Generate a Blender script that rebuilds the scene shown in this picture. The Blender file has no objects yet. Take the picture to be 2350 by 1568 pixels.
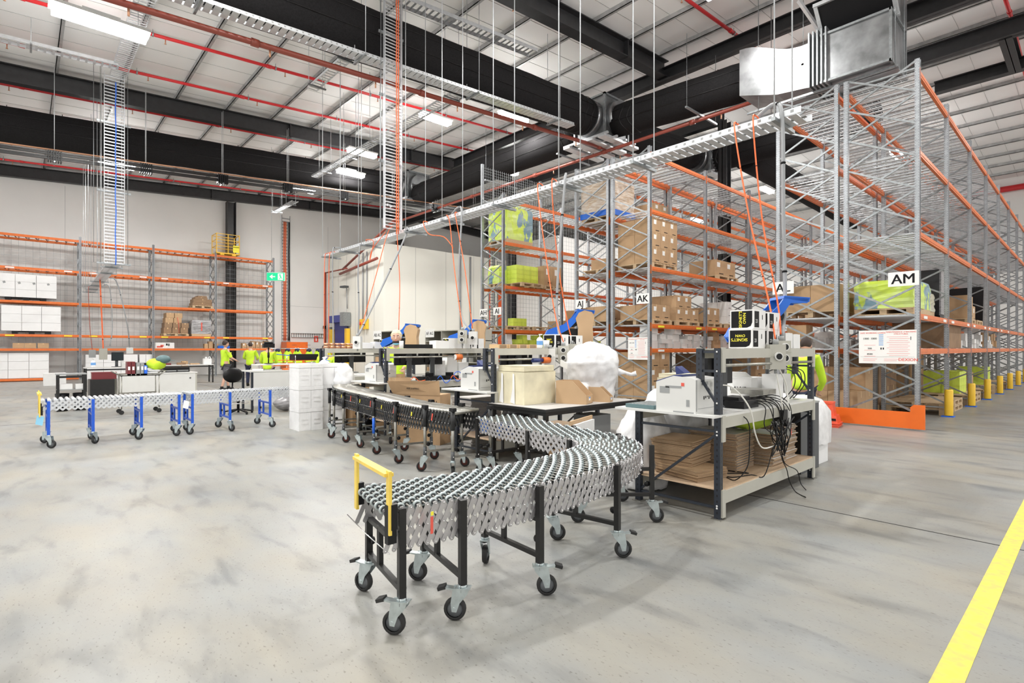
import bpy, math, random
from mathutils import Vector, Matrix
SC = bpy.context.scene
COL = SC.collection
R = math.radians
rnd = random.Random(7)
# ---------------------------------------------------------------- camera, world, exposure
cam = bpy.data.objects.new('camera', bpy.data.cameras.new('camera'))
COL.objects.link(cam)
cam.data.sensor_width = 36.0
cam.data.lens = 36.0 * 1235 / 2350
cam.data.shift_y = 16 / 2350
cam.data.clip_end = 200
cam.location = (0, 0, 1.5)
cam.rotation_euler = (R(90), 0, R(47.65))
SC.camera = cam
SC.view_settings.view_transform = 'Standard'
SC.view_settings.look = 'None'
SC.view_settings.gamma = 1
SC.view_settings.use_curve_mapping = False
SC.view_settings.exposure = 0.22
try:
    SC.cycles.max_bounces = 8
    SC.cycles.diffuse_bounces = 5
    SC.cycles.glossy_bounces = 3
    SC.cycles.transparent_max_bounces = 12
    SC.cycles.sample_clamp_indirect = 6
    SC.cycles.use_denoising = True
except Exception:
    pass
world = bpy.data.worlds.new('ambient_fill')  # even white fill, added to enter where walls behind the camera are left out
SC.world = world
world.use_nodes = True
world.node_tree.nodes['Background'].inputs[0].default_value = (1, 0.98, 0.95, 1)
world.node_tree.nodes['Background'].inputs[1].default_value = 1.25
F_ = (-math.sin(R(47.65)), math.cos(R(47.65)))

# ---------------------------------------------------------------- materials
MATS = {}
def mat(name, col, rough=0.6, metal=0.0, noise=0.0, nscale=8.0, col2=None, bump=0.0, emit=0.0, alpha=1.0, trans=0.0, spec=None, stretch=None):
    m = bpy.data.materials.new(name); m.use_nodes = True
    nt = m.node_tree; b = nt.nodes['Principled BSDF']
    c = (*col, 1)
    b.inputs['Base Color'].default_value = c
    b.inputs['Roughness'].default_value = rough
    b.inputs['Metallic'].default_value = metal
    if spec is not None: b.inputs['Specular IOR Level'].default_value = spec
    if emit:
        b.inputs['Emission Color'].default_value = c; b.inputs['Emission Strength'].default_value = emit
    if trans: b.inputs['Transmission Weight'].default_value = trans
    if alpha < 1: b.inputs['Alpha'].default_value = alpha
    if noise or bump:
        tc = nt.nodes.new('ShaderNodeTexCoord'); n = nt.nodes.new('ShaderNodeTexNoise')
        n.inputs['Scale'].default_value = nscale; n.inputs['Detail'].default_value = 5
        mp = nt.nodes.new('ShaderNodeMapping')
        if stretch: mp.inputs['Scale'].default_value = stretch
        nt.links.new(tc.outputs['Object'], mp.inputs[0]); nt.links.new(mp.outputs[0], n.inputs['Vector'])
        if noise:
            r = nt.nodes.new('ShaderNodeValToRGB')
            c2 = col2 or tuple(x * (1 - noise) for x in col)
            r.color_ramp.elements[0].color = (*c2, 1); r.color_ramp.elements[1].color = c
            r.color_ramp.elements[0].position = 0.35; r.color_ramp.elements[1].position = 0.62
            nt.links.new(n.outputs['Fac'], r.inputs[0]); nt.links.new(r.outputs[0], b.inputs['Base Color'])
        if bump:
            bp = nt.nodes.new('ShaderNodeBump'); bp.inputs['Strength'].default_value = bump
            nt.links.new(n.outputs['Fac'], bp.inputs['Height']); nt.links.new(bp.outputs[0], b.inputs['Normal'])
    MATS[name] = m
    return m
M = MATS
mat('wall_paint', (.78, .77, .75), .7, noise=.04, nscale=.6)
mat('cool_panel', (.80, .79, .72), .45, noise=.03, nscale=.5)
mat('roof_panel', (.90, .89, .88), .6, noise=.05, nscale=.4)
mat('black_steel', (.022, .022, .024), .45, noise=.3, nscale=6)
mat('purlin', (.45, .45, .45), .45, .3, noise=.3, nscale=4)
mat('fabric_duct', (.022, .021, .022), .95, noise=.25, nscale=30, bump=.2, spec=.1)
mat('red_pipe', (.62, .02, .025), .4)
mat('brown_pipe', (.27, .055, .035), .4)
mat('galv', (.34, .36, .37), .35, .6, noise=.25, nscale=14)
mat('galv_bright', (.66, .68, .70), .34, .5, noise=.12, nscale=10)
mat('sheet_metal', (.36, .37, .38), .34, .85, noise=.45, nscale=2.2, bump=.12)
mat('zinc', (.55, .62, .63), .3, .7, noise=.2, nscale=20)
mat('steel_worn', (.42, .41, .37), .35, .8, noise=.3, nscale=12)
mat('chrome', (.8, .8, .8), .18, .95)
mat('alu', (.50, .49, .50), .36, .7, noise=.1, nscale=25)
mat('orange', (.74, .17, .03), .4, noise=.12, nscale=9)
mat('orange_cable', (.85, .14, .03), .5)
mat('orange_guard', (.80, .15, .012), .45, noise=.08, nscale=3)
mat('black_paint', (.009, .0085, .0085), .42, noise=.3, nscale=14)
mat('navy_steel', (.022, .028, .040), .4, noise=.2, nscale=10)
mat('blue_paint', (.01, .09, .55), .35, noise=.1, nscale=9)
mat('beige_steel', (.46, .45, .395), .4, noise=.05, nscale=6)
mat('white_laminate', (.66, .66, .64), .35, noise=.03, nscale=5)
mat('white_plastic', (.66, .66, .64), .35)
mat('grey_plastic', (.30, .31, .31), .45)
mat('dark_grey', (.07, .075, .08), .5)
mat('link_black', (.02, .021, .022), .4, noise=.2, nscale=10)
mat('navy_plastic', (.02, .035, .15), .35)
mat('blue_plastic', (.005, .12, .58), .35)
mat('teal_plastic', (.10, .17, .18), .5)
mat('black_plastic', (.006, .006, .007), .4, spec=.3)
mat('rubber', (.02, .02, .02), .7, noise=.3, nscale=30)
mat('rubber_red', (.16, .06, .05), .6)
mat('wheel_grey', (.16, .17, .18), .5)
mat('yellow_paint', (.86, .62, .10), .45, noise=.12, nscale=10)
mat('yellow_cage', (.80, .48, .03), .45)
mat('bollard', (.88, .55, .04), .4, noise=.05, nscale=5)
mat('carton', (.50, .325, .18), .75, noise=.10, nscale=5)
mat('carton_dark', (.30, .19, .11), .8, noise=.2, nscale=5)
mat('carton_edge', (.40, .27, .16), .85, noise=.45, nscale=2, stretch=(1, 1, 40))
mat('kraft', (.52, .35, .20), .7, noise=.08, nscale=3)
mat('tape', (.62, .42, .22), .3)
mat('paper', (.86, .86, .84), .6)
mat('white_carton', (.80, .80, .79), .65, noise=.05, nscale=6)
mat('timber', (.60, .44, .27), .75, noise=.25, nscale=6, stretch=(1, 6, 6))
mat('particle_board', (.58, .42, .28), .7, noise=.12, nscale=40)
mat('poly_white', (.80, .80, .80), .5, noise=.03, nscale=5)
mat('foam_cream', (.76, .70, .50), .8, noise=.25, nscale=4, col2=(.60, .55, .40), bump=.35)
mat('lime', (.66, .80, .10), .45, noise=.15, nscale=6)
mat('lime_art', (.62, .80, .06), .35, noise=1, nscale=3.2, col2=(.16, .30, .38), stretch=(1, 1, .55))
for _n in M['lime_art'].node_tree.nodes:
    if _n.type == 'VALTORGB': _n.color_ramp.elements[0].position = .43; _n.color_ramp.elements[1].position = .46
mat('wrap_grey', (.34, .33, .34), .3, noise=.5, nscale=7, stretch=(1, 1, 4), bump=.3)
mat('wrap_black', (.01, .01, .012), .25, noise=.2, nscale=5, bump=.2)
mat('wrap_brown', (.48, .34, .22), .25, noise=.4, nscale=5, stretch=(1, 1, 5), col2=(.70, .62, .52), bump=.3)
mat('wrap_cream', (.62, .60, .42), .25, noise=.3, nscale=6, bump=.4)
mat('dark_ink', (.008, .008, .009), .6, spec=.2)
mat('red_ink', (.72, .10, .07), .6)
mat('yellow_ink', (.90, .80, .05), .5)
mat('pink_ink', (.80, .30, .30), .6)
mat('blue_ink', (.15, .35, .70), .6)
mat('exit_green', (.0, .50, .22), .5, emit=.5)
mat('hi_vis', (.55, .80, .03), .7, noise=.1, nscale=6)
mat('hi_vis_orange', (.85, .30, .04), .7)
mat('navy_cloth', (.02, .025, .06), .85, noise=.3, nscale=10)
mat('grey_cloth', (.10, .10, .11), .85)
mat('skin', (.58, .34, .25), .55)
mat('hair', (.035, .02, .015), .7)
mat('beanie', (.70, .60, .42), .9, noise=.1, nscale=40)
mat('mask_blue', (.25, .55, .75), .7)
mat('dark_red', (.16, .02, .025), .45)
mat('royal_door', (.03, .045, .26), .45)
mat('copper', (.62, .33, .20), .35, .7)
mat('cable_grey', (.30, .31, .32), .5)
mat('cable_blue', (.02, .15, .75), .5)
mat('cable_white', (.78, .77, .72), .5)
mat('red_plastic', (.80, .10, .045), .4)
mat('screen', (.02, .03, .035), .15)
mat('lamp_glow', (1, .99, .96), .5, emit=75)
mat('brick_board', (.46, .44, .42), .7)
mat('yellow_line', (.74, .64, .10), .5, noise=.5, nscale=14, col2=(.58, .50, .14))
mat('bubble_wrap', (.80, .80, .81), .3, noise=.14, nscale=11, bump=.9)
mat('green_bag', (.36, .50, .03), .7, noise=.12, nscale=6)

def film_mat():
    m = bpy.data.materials.new('clear_film'); m.use_nodes = True; nt = m.node_tree
    b = nt.nodes['Principled BSDF']
    b.inputs['Base Color'].default_value = (.93, .93, .93, 1); b.inputs['Roughness'].default_value = .25
    tc = nt.nodes.new('ShaderNodeTexCoord'); n = nt.nodes.new('ShaderNodeTexNoise')
    n.inputs['Scale'].default_value = 3; n.inputs['Detail'].default_value = 3; n.inputs['Distortion'].default_value = 1.2
    r = nt.nodes.new('ShaderNodeMapRange'); r.inputs[1].default_value = .4; r.inputs[2].default_value = .62
    r.inputs[3].default_value = .03; r.inputs[4].default_value = .22
    nt.links.new(tc.outputs['Object'], n.inputs['Vector']); nt.links.new(n.outputs['Fac'], r.inputs[0]); nt.links.new(r.outputs[0], b.inputs['Alpha'])
    bp = nt.nodes.new('ShaderNodeBump'); bp.inputs['Strength'].default_value = .5
    nt.links.new(n.outputs['Fac'], bp.inputs['Height']); nt.links.new(bp.outputs[0], b.inputs['Normal'])
    M['clear_film'] = m
film_mat()

def perf_mat(name, base, metal, ox, hw, pitch, dark=(.03, .03, .03)):
    """punched steel: a double row of dark holes up the face of a post (local coordinates)"""
    m = mat(name, base, .35, metal, noise=.2, nscale=14)
    nt = m.node_tree; b = nt.nodes['Principled BSDF']
    src = b.inputs['Base Color'].links[0].from_socket
    tc = nt.nodes.new('ShaderNodeTexCoord'); sp = nt.nodes.new('ShaderNodeSeparateXYZ'); nt.links.new(tc.outputs['Object'], sp.inputs[0])
    def mth(op, a, bb=None):
        n = nt.nodes.new('ShaderNodeMath'); n.operation = op
        for i, s in enumerate((a, bb)):
            if s is None: continue
            if isinstance(s, (int, float)): n.inputs[i].default_value = s
            else: nt.links.new(s, n.inputs[i])
        return n.outputs[0]
    def near(sock): return mth('LESS_THAN', mth('ABSOLUTE', mth('SUBTRACT', mth('ABSOLUTE', sock), ox)), hw)
    zz = mth('LESS_THAN', mth('FRACT', mth('DIVIDE', sp.outputs[2], pitch)), .38)
    k = mth('MULTIPLY', mth('MAXIMUM', near(sp.outputs[0]), near(sp.outputs[1])), zz)
    mx = nt.nodes.new('ShaderNodeMix'); mx.data_type = 'RGBA'
    nt.links.new(k, mx.inputs[0]); nt.links.new(src, mx.inputs[6]); mx.inputs[7].default_value = (*dark, 1)
    nt.links.new(mx.outputs[2], b.inputs['Base Color'])
perf_mat('galv_punched', (.38, .40, .42), .5, .026, .006, .05, (.2, .2, .21))
perf_mat('navy_punched', (.024, .030, .043), .1, .0, .006, .05, (.004, .004, .005))

def concrete():
    m = bpy.data.materials.new('polished_concrete'); m.use_nodes = True; nt = m.node_tree; L = nt.links
    b = nt.nodes['Principled BSDF']
    tc = nt.nodes.new('ShaderNodeTexCoord')
    def noise(scale, detail, stretch=(1, 1, 1), rot=0, dist=0):
        mp = nt.nodes.new('ShaderNodeMapping'); mp.inputs['Scale'].default_value = stretch; mp.inputs['Rotation'].default_value = (0, 0, rot)
        n = nt.nodes.new('ShaderNodeTexNoise'); n.inputs['Scale'].default_value = scale; n.inputs['Detail'].default_value = detail
        n.inputs['Distortion'].default_value = dist
        L.new(tc.outputs['Object'], mp.inputs[0]); L.new(mp.outputs[0], n.inputs['Vector']); return n.outputs['Fac']
    def ramp(src, stops):
        r = nt.nodes.new('ShaderNodeValToRGB')
        while len(r.color_ramp.elements) < len(stops): r.color_ramp.elements.new(.5)
        for e, (p, c) in zip(r.color_ramp.elements, stops): e.position = p; e.color = (*c, 1)
        L.new(src, r.inputs[0]); return r.outputs[0]
    def mix(f, a, bb, mode='MIX'):
        x = nt.nodes.new('ShaderNodeMix'); x.data_type = 'RGBA'; x.blend_type = mode
        if isinstance(f, float): x.inputs[0].default_value = f
        else: L.new(f, x.inputs[0])
        L.new(a, x.inputs[6]); L.new(bb, x.inputs[7]); return x.outputs[2]
    base = ramp(noise(.45, 8, dist=.4), [(.3, (.24, .243, .24)), (.5, (.295, .292, .28)), (.72, (.35, .343, .322))])
    streak = ramp(noise(3.2, 9, (.5, 1.5, 1), R(40), .3), [(.30, (.64, .65, .67)), (.46, (.92, .92, .92)), (.72, (1, .995, .97))])
    tint = ramp(noise(1.1, 5, (1, 1.4, 1)), [(.35, (.93, .97, 1.0)), (.65, (1.0, .96, .87))])
    speck = ramp(noise(34, 5, (1, 2.2, 1), R(47)), [(.30, (.50, .48, .46)), (.39, (1, 1, 1))])
    c = mix(1.0, base, streak, 'MULTIPLY'); c = mix(.9, c, tint, 'MULTIPLY'); c = mix(.75, c, speck, 'MULTIPLY')
    L.new(c, b.inputs['Base Color'])
    rr = nt.nodes.new('ShaderNodeMapRange'); L.new(noise(.9, 5), rr.inputs[0]); rr.inputs[3].default_value = .28; rr.inputs[4].default_value = .52
    L.new(rr.outputs[0], b.inputs['Roughness'])
    b.inputs['Specular IOR Level'].default_value = .4
    M['concrete'] = m
concrete()

# ---------------------------------------------------------------- mesh builder
from mathutils import noise as mnoise
class MB:
    def __init__(s, *mats):
        s.v = []; s.f = []; s.mi = []; s.sm = []; s.mats = list(mats) or ['galv']; s.k = 0
    def use(s, name):
        if name not in s.mats: s.mats.append(name)
        s.k = s.mats.index(name); return s
    def add(s, vs, fs, smooth=False):
        o = len(s.v); s.v += [tuple(v) for v in vs]
        for f in fs:
            s.f.append(tuple(i + o for i in f)); s.mi.append(s.k); s.sm.append(smooth)
        return s
    def hexa(s, p):
        return s.add(p, [(0, 3, 2, 1), (4, 5, 6, 7), (0, 1, 5, 4), (1, 2, 6, 5), (2, 3, 7, 6), (3, 0, 4, 7)])
    def box(s, x0, x1, y0, y1, z0, z1):
        return s.hexa([(x0, y0, z0), (x1, y0, z0), (x1, y1, z0), (x0, y1, z0), (x0, y0, z1), (x1, y0, z1), (x1, y1, z1), (x0, y1, z1)])
    def cb(s, c, d, rz=0, rx=0, ry=0):
        m = Matrix.Rotation(rz, 3, 'Z') @ Matrix.Rotation(ry, 3, 'Y') @ Matrix.Rotation(rx, 3, 'X')
        h = [x / 2 for x in d]
        ps = [(-1, -1, -1), (1, -1, -1), (1, 1, -1), (-1, 1, -1), (-1, -1, 1), (1, -1, 1), (1, 1, 1), (-1, 1, 1)]
        return s.hexa([Vector(c) + m @ Vector((a * h[0], b * h[1], e * h[2])) for a, b, e in ps])
    def frame(s, p, q, up=None):
        d = (Vector(q) - Vector(p)).normalized()
        u = Vector(up) if up else (Vector((0, 0, 1)) if abs(d.z) < .95 else Vector((1, 0, 0)))
        a = d.cross(u).normalized(); b = a.cross(d).normalized()
        return a, b
    def bar(s, p, q, w, h=None, up=None):
        h = h or w; p = Vector(p); q = Vector(q); a, b = s.frame(p, q, up); a *= w / 2; b *= h / 2
        return s.hexa([p - a - b, p + a - b, p + a + b, p - a + b, q - a - b, q + a - b, q + a + b, q - a + b])
    def rbar(s, p, q, w, h, up=None, n=4):
        """flat bar with rounded ends, thickness w, width h"""
        p = Vector(p); q = Vector(q); d = (q - p).normalized(); a, b = s.frame(p, q, up)
        out = []
        for k in range(n + 1):
            t = -math.pi / 2 + math.pi * k / n; out.append(q + d * (math.cos(t) * h / 2) + b * (math.sin(t) * h / 2))
        for k in range(n + 1):
            t = math.pi / 2 + math.pi * k / n; out.append(p + d * (math.cos(t) * h / 2) + b * (math.sin(t) * h / 2))
        N = len(out); vs = [v + a * w / 2 for v in out] + [v - a * w / 2 for v in out]
        return s.add(vs, [tuple(range(N)), tuple(range(2 * N - 1, N - 1, -1))] + [(i, i + N, (i + 1) % N + N, (i + 1) % N) for i in range(N)])
    def tube(s, pts, r, n=8, closed=False, cap=True):
        pts = [Vector(p) for p in pts]; rings = []; N = len(pts); pa = None
        rr = r if isinstance(r, (list, tuple)) else [r] * N
        for i, p in enumerate(pts):
            if closed: d = pts[(i + 1) % N] - pts[i - 1]
            else: d = pts[min(i + 1, N - 1)] - pts[max(i - 1, 0)]
            if d.length < 1e-9: d = Vector((0, 0, 1))
            d.normalize()
            if pa is None:
                a = d.cross(Vector((0, 0, 1)) if abs(d.z) < .95 else Vector((1, 0, 0))).normalized()
            else:
                a = (pa - d * pa.dot(d));
                a = a.normalized() if a.length > 1e-6 else d.orthogonal().normalized()
            pa = a; b = a.cross(d)
            rings.append([p + (a * math.cos(2 * math.pi * k / n) + b * math.sin(2 * math.pi * k / n)) * rr[i] for k in range(n)])
        vs = [v for g in rings for v in g]; fs = []
        for i in range(N if closed else N - 1):
            j = (i + 1) % N
            for k in range(n):
                fs.append((i * n + k, i * n + (k + 1) % n, j * n + (k + 1) % n, j * n + k))
        s.add(vs, fs, True)
        if cap and not closed:
            o = len(s.v) - len(vs)
            s.f.append(tuple(o + k for k in range(n))[::-1]); s.mi.append(s.k); s.sm.append(False)
            s.f.append(tuple(o + (N - 1) * n + k for k in range(n))); s.mi.append(s.k); s.sm.append(False)
        return s
    def cyl(s, p, q, r, n=12, r2=None):
        return s.tube([p, q], [r, r if r2 is None else r2], n)
    def lathe(s, prof, n=16, c=(0, 0, 0)):
        vs = []; fs = []
        for (r, z) in prof:
            for k in range(n):
                t = 2 * math.pi * k / n; vs.append((c[0] + r * math.cos(t), c[1] + r * math.sin(t), c[2] + z))
        for i in range(len(prof) - 1):
            for k in range(n):
                fs.append((i * n + k, i * n + (k + 1) % n, (i + 1) * n + (k + 1) % n, (i + 1) * n + k))
        return s.add(vs, fs, True)
    def prism(s, pts, ax, a, b):
        """polygon pts in the two other axes, extruded along ax from a to b"""
        def P(u, w, t):
            return {'x': (t, u, w), 'y': (u, t, w), 'z': (u, w, t)}[ax]
        N = len(pts); vs = [P(u, w, a) for u, w in pts] + [P(u, w, b) for u, w in pts]
        return s.add(vs, [tuple(range(N))[::-1], tuple(range(N, 2 * N))] + [(i, (i + 1) % N, (i + 1) % N + N, i + N) for i in range(N)])
    def sphere(s, c, r, n=12, sq=(1, 1, 1), m=8):
        prof = [(max(1e-4, math.sin(math.pi * i / m)), -math.cos(math.pi * i / m)) for i in range(m + 1)]
        vs = []; fs = []
        for (pr, z) in prof:
            for k in range(n):
                t = 2 * math.pi * k / n; vs.append((c[0] + r * sq[0] * pr * math.cos(t), c[1] + r * sq[1] * pr * math.sin(t), c[2] + r * sq[2] * z))
        for i in range(m):
            for k in range(n): fs.append((i * n + k, i * n + (k + 1) % n, (i + 1) * n + (k + 1) % n, (i + 1) * n + k))
        return s.add(vs, fs, True)
    def jitter(s, amt, seed=1):
        r = random.Random(seed); s.v = [tuple(c + r.uniform(-amt, amt) for c in v) for v in s.v]; return s
    def crumple(s, amp, sc=6, seed=0):
        out = []
        for v in s.v:
            p = Vector(v) * sc + Vector((seed, seed * 2, 0)); out.append(tuple(Vector(v) + (mnoise.noise_vector(p) + .5 * mnoise.noise_vector(p * 2.3)) * amp))
        s.v = out; return s
    def moved(s, loc=(0, 0, 0), rz=0, rx=0, ry=0):
        m = Matrix.Translation(loc) @ Matrix.Rotation(rz, 4, 'Z') @ Matrix.Rotation(ry, 4, 'Y') @ Matrix.Rotation(rx, 4, 'X')
        s.v = [tuple(m @ Vector(v)) for v in s.v]; return s
    def merge(s, o):
        off = len(s.v); s.v += o.v
        for f, k, sm in zip(o.f, o.mi, o.sm):
            nm = o.mats[k]
            if nm not in s.mats: s.mats.append(nm)
            s.f.append(tuple(i + off for i in f)); s.mi.append(s.mats.index(nm)); s.sm.append(sm)
        return s
    def mesh(s, name='mesh'):
        me = bpy.data.meshes.new(name); me.from_pydata(s.v, [], s.f)
        for m in s.mats: me.materials.append(M[m])
        me.polygons.foreach_set('material_index', s.mi); me.polygons.foreach_set('use_smooth', s.sm)
        me.update(); return me

def B(mt, *a): return MB(mt).box(*a)
def ob(name, me, parent=None, loc=(0, 0, 0), rz=0, rot=None, sc=None):
    if isinstance(me, MB): me = me.mesh(name)
    o = bpy.data.objects.new(name, me); COL.objects.link(o)
    o.location = loc; o.rotation_euler = rot or (0, 0, rz)
    if sc: o.scale = sc
    if parent: o.parent = parent
    return o
def tag(o, label, cat, group=None, kind=None):
    o['label'] = label; o['category'] = cat
    if group: o['group'] = group
    if kind: o['kind'] = kind
    return o
def thing(name, label, cat, loc=(0, 0, 0), rz=0, group=None):
    return tag(ob(name, None, None, loc, rz), label, cat, group)
def solo(name, me, label, cat, loc=(0, 0, 0), rz=0, group=None, kind=None, rot=None, sc=None):
    return tag(ob(name, me, None, loc, rz, rot, sc), label, cat, group, kind)
def struct(name, me, loc=(0, 0, 0), rz=0):
    o = ob(name, me, None, loc, rz); o['kind'] = 'structure'; return o
def lab(o, l): o['label'] = l; return o
def copy_tree(o, parent=None, loc=None, rz=None, label=None, group=None):
    c = o.copy(); COL.objects.link(c)
    if parent: c.parent = parent
    for ch in list(o.children): copy_tree(ch, c)
    if loc is not None: c.location = loc
    if rz is not None: c.rotation_euler = (0, 0, rz)
    if label: c['label'] = label
    if group: c['group'] = group
    return c
_TXT = {}
def text(s, size, mt, parent, loc, rz=0, rot=None, bold=True, name='lettering', ext=.0015):
    """lettering as a thin mesh, reading along local x, standing up in z when rot is the default"""
    key = (s, mt, bold)
    if key not in _TXT:
        cu = bpy.data.curves.new('t', 'FONT'); cu.body = s; cu.align_x = 'CENTER'; cu.align_y = 'CENTER'; cu.size = 1; cu.resolution_u = 2
        cu.extrude = .01
        t = bpy.data.objects.new('t', cu); COL.objects.link(t)
        bpy.context.view_layer.update()
        me = bpy.data.meshes.new_from_object(t.evaluated_get(bpy.context.evaluated_depsgraph_get()))
        if bold:
            vs = [tuple(v.co) for v in me.vertices]; fs = [tuple(p.vertices) for p in me.polygons]; n = len(vs); me = bpy.data.meshes.new('lettering'); D = (-.02, 0, .02)
            me.from_pydata([(x + d, y, z + i * .0006) for i, d in enumerate(D) for x, y, z in vs], [], [tuple(a + n * i for a in f) for i in range(3) for f in fs])
        me.materials.clear(); me.materials.append(M[mt]); bpy.data.objects.remove(t)
        _TXT[key] = me
    return ob(name, _TXT[key], parent, loc, rot=rot or (R(90), 0, rz), sc=(size, size, size * .12 if ext else size))
ORD = ['nearest', 'second', 'third', 'fourth', 'fifth', 'sixth', 'seventh', 'eighth', 'ninth', 'tenth', 'eleventh', 'twelfth', 'thirteenth', 'fourteenth', 'fifteenth', 'sixteenth']
def lay(k, n): return 'top' if k == n - 1 and n > 1 else ('bottom' if k == 0 and n > 1 else ('single' if n == 1 else ORD[k]))
# ---------------------------------------------------------------- shell
YR = 22.0
def zr(y): return 10.15 + .0638 * y if y < YR else 10.15 + .0638 * YR - .05 * (y - YR)
struct('floor', B('concrete', -40, 16, -12, 42, -.2, 0))
j = MB('dark_ink'); j.box(-40, 16, 5.493, 5.505, -.004, .0015); j.box(-40, 16, 26.49, 26.51, -.004, .0015); j.box(-14.41, -14.40, -12, 42, -.004, .0015)
struct('trim_1', j)
o = solo('floor_line', B('yellow_line', -.525, -.415, -3, 40, .0003, .0022), 'yellow painted walkway line running along the concrete aisle floor', 'floor line')
roof = MB('roof_panel')
for y0, y1 in ((-12, 0), (0, 11), (11, YR), (YR, 32), (32, 42)):
    a, b = zr(y0) + .2, zr(y1) + .2
    roof.hexa([(-36, y0, a), (10, y0, a), (10, y1, b), (-36, y1, b), (-36, y0, a + .1), (10, y0, a + .1), (10, y1, b + .1), (-36, y1, b + .1)])
struct('ceiling', roof)
rib = MB('purlin')
for k in range(-2, 52):   # sheet joints running up the slope
    x = -35.5 + k * .9
    if x > 9.5: break
    for y0, y1 in ((-12, YR), (YR, 42)):
        rib.bar((x, y0, zr(y0) + .197), (x, y1, zr(y1) + .197), .008, .008)
struct('trim_2', rib)
pur = MB('purlin')
k = 0; y = .79 - 1.65 * 6
while y < 41:
    z = zr(y)
    pur.box(-35, 9, y - .01, y + .01, z + .06, z + .2); pur.box(-35, 9, y - .01, y + .08, z + .06, z + .075)
    y += 1.65
struct('trim_3', pur)
def ibeam(mb, p, q, w, h, t=.03):
    p = Vector(p); q = Vector(q); u = Vector((0, 0, 1))
    mb.bar(p, q, t * .7, h); a, b = mb.frame(p, q)
    mb.bar(p + b * (h / 2 - t / 2), q + b * (h / 2 - t / 2), w, t); mb.bar(p - b * (h / 2 - t / 2), q - b * (h / 2 - t / 2), w, t)
def rafter(n, x, y0, y1, w, h, mt='black_steel'):
    m = MB(mt)
    for a, b in ((y0, min(y1, YR)), (YR, y1)):
        if b > a: ibeam(m, (x, a, zr(a) - h / 2), (x, b, zr(b) - h / 2), w, h)
    for k in range(int((y1 - y0) / 5.7) + 1):  # splice plates
        yy = y0 + 3 + k * 5.7
        if yy < y1: m.box(x - w / 2, x + w / 2, yy - .02, yy + .02, zr(yy) - h - .02, zr(yy))
    return struct('beam_%d' % n, m)
rafter(1, -34.6, -12, 42, .3, .55); rafter(2, -22.4, -12, 20.4, .28, .55); rafter(3, -10.0, -12, 16.1, .36, .55)
g = MB('black_steel'); ibeam(g, (-22, 16.1, 10.75), (9, 16.1, 10.75), .3, .42); struct('beam_4', g)
g = MB('black_steel'); ibeam(g, (-4.6, 18.2, 10.75), (9, 18.2, 10.75), .3, .5); struct('beam_5', g)
g = MB('black_steel'); ibeam(g, (-5.5, 21.1, 10.75), (9, 21.1, 10.75), .3, .5); struct('beam_6', g)
g = MB('black_steel'); ibeam(g, (-4.0, 23.9, 10.7), (9, 23.9, 10.7), .3, .4); struct('beam_7', g)
g = MB('black_steel'); ibeam(g, (-34, 20.4, 10.6), (-10, 20.4, 10.6), .3, .5); struct('beam_8', g)
g = MB('black_steel'); ibeam(g, (-1.9, 21.1, 10.7), (-1.9, 23.9, 10.7), .3, .45); struct('beam_9', g)
def column(n, x, y, w, top):
    m = MB('black_steel'); m.box(x - w / 2, x + w / 2, y - w / 2, y - w / 2 + .03, 0, top); m.box(x - w / 2, x + w / 2, y + w / 2 - .03, y + w / 2, 0, top); m.box(x - .015, x + .015, y - w / 2, y + w / 2, 0, top)
    m.box(x - w / 2, x - w / 2 + .02, y - w / 2, y + w / 2, 0, top)
    m.box(x - w * .8, x + w * .8, y - w * .8, y + w * .8, 0, .03)
    return struct('column_%d' % n, m)
column(1, -10.0, 20.4, .36, 10.4); column(2, -22.4, 20.4, .38, 10.3); column(3, -34.52, 9.1, .46, 10.1); column(4, -34.5, 20.4, .4, 10.3)
# walls: the far side wall (left in the photo) and the far end wall
struct('wall_left', B('wall_paint', -35.1, -34.8, -12, 42, 0, 12))
wj = MB('grey_plastic')
for yy in (-5, 1.6, 12.1, 15.1, 18.6, 27): wj.box(-34.8, -34.796, yy, yy + .012, 0, 9.6)
wj.box(-34.8, -34.796, 12.2, 15.1, 4.2, 4.212)
struct('trim_4', wj)
struct('wall_back', B('wall_paint', -35, 12, 40, 40.3, 0, 12))
solo('sprinkler_header', MB('red_pipe').cyl((-6, 39.7, 10.2), (12, 39.7, 10.2), .16), 'thick red header pipe along the top of the far end wall', 'pipe')
# cool room of insulated panels built inside the hall
cr = MB('cool_panel'); cr.box(-34.75, -27.5, 15.2, 26, 0, 7.5)
struct('wall_right', cr)
cj = MB('grey_plastic')
for yy in (17.3, 19.5, 21.7, 23.9): cj.box(-27.5, -27.494, yy, yy + .012, 0, 7.5)
for xx in (-33.4, -32.2, -31, -29.8, -28.6): cj.box(xx, xx + .012, 15.194, 15.2, 0, 7.5)
struct('trim_5', cj)
MATS['cool_panel2'] = M['cool_panel']
# high speed roller door with yellow guards
d = thing('roller_door', 'dark blue roller door with yellow side guards in the cool room wall', 'door', (-32.85, 15.15, 0))
dm = MB('royal_door'); dm.box(-.95, .95, -.04, 0, 0, 3.2)
for k in range(8): dm.box(-.95, .95, -.055, -.04, .38 * k + .2, .38 * k + .22)
ob('curtain', dm, d)
ob('drum_cover', B('royal_door', -1.05, 1.0, -.4, 0, 3.15, 3.6), d)
for s in (-1, 1): ob('side_guard', B('bollard', s * 1.12 - .14, s * 1.12 + .14, -.25, -.02, 0, 2.75), d)
ob('motor_box', B('galv', .75, 1.3, -.45, 0, 2.9, 3.75), d); ob('control_box', B('grey_plastic', -1.65, -1.3, -.15, 0, 2.1, 2.9), d)
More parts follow.
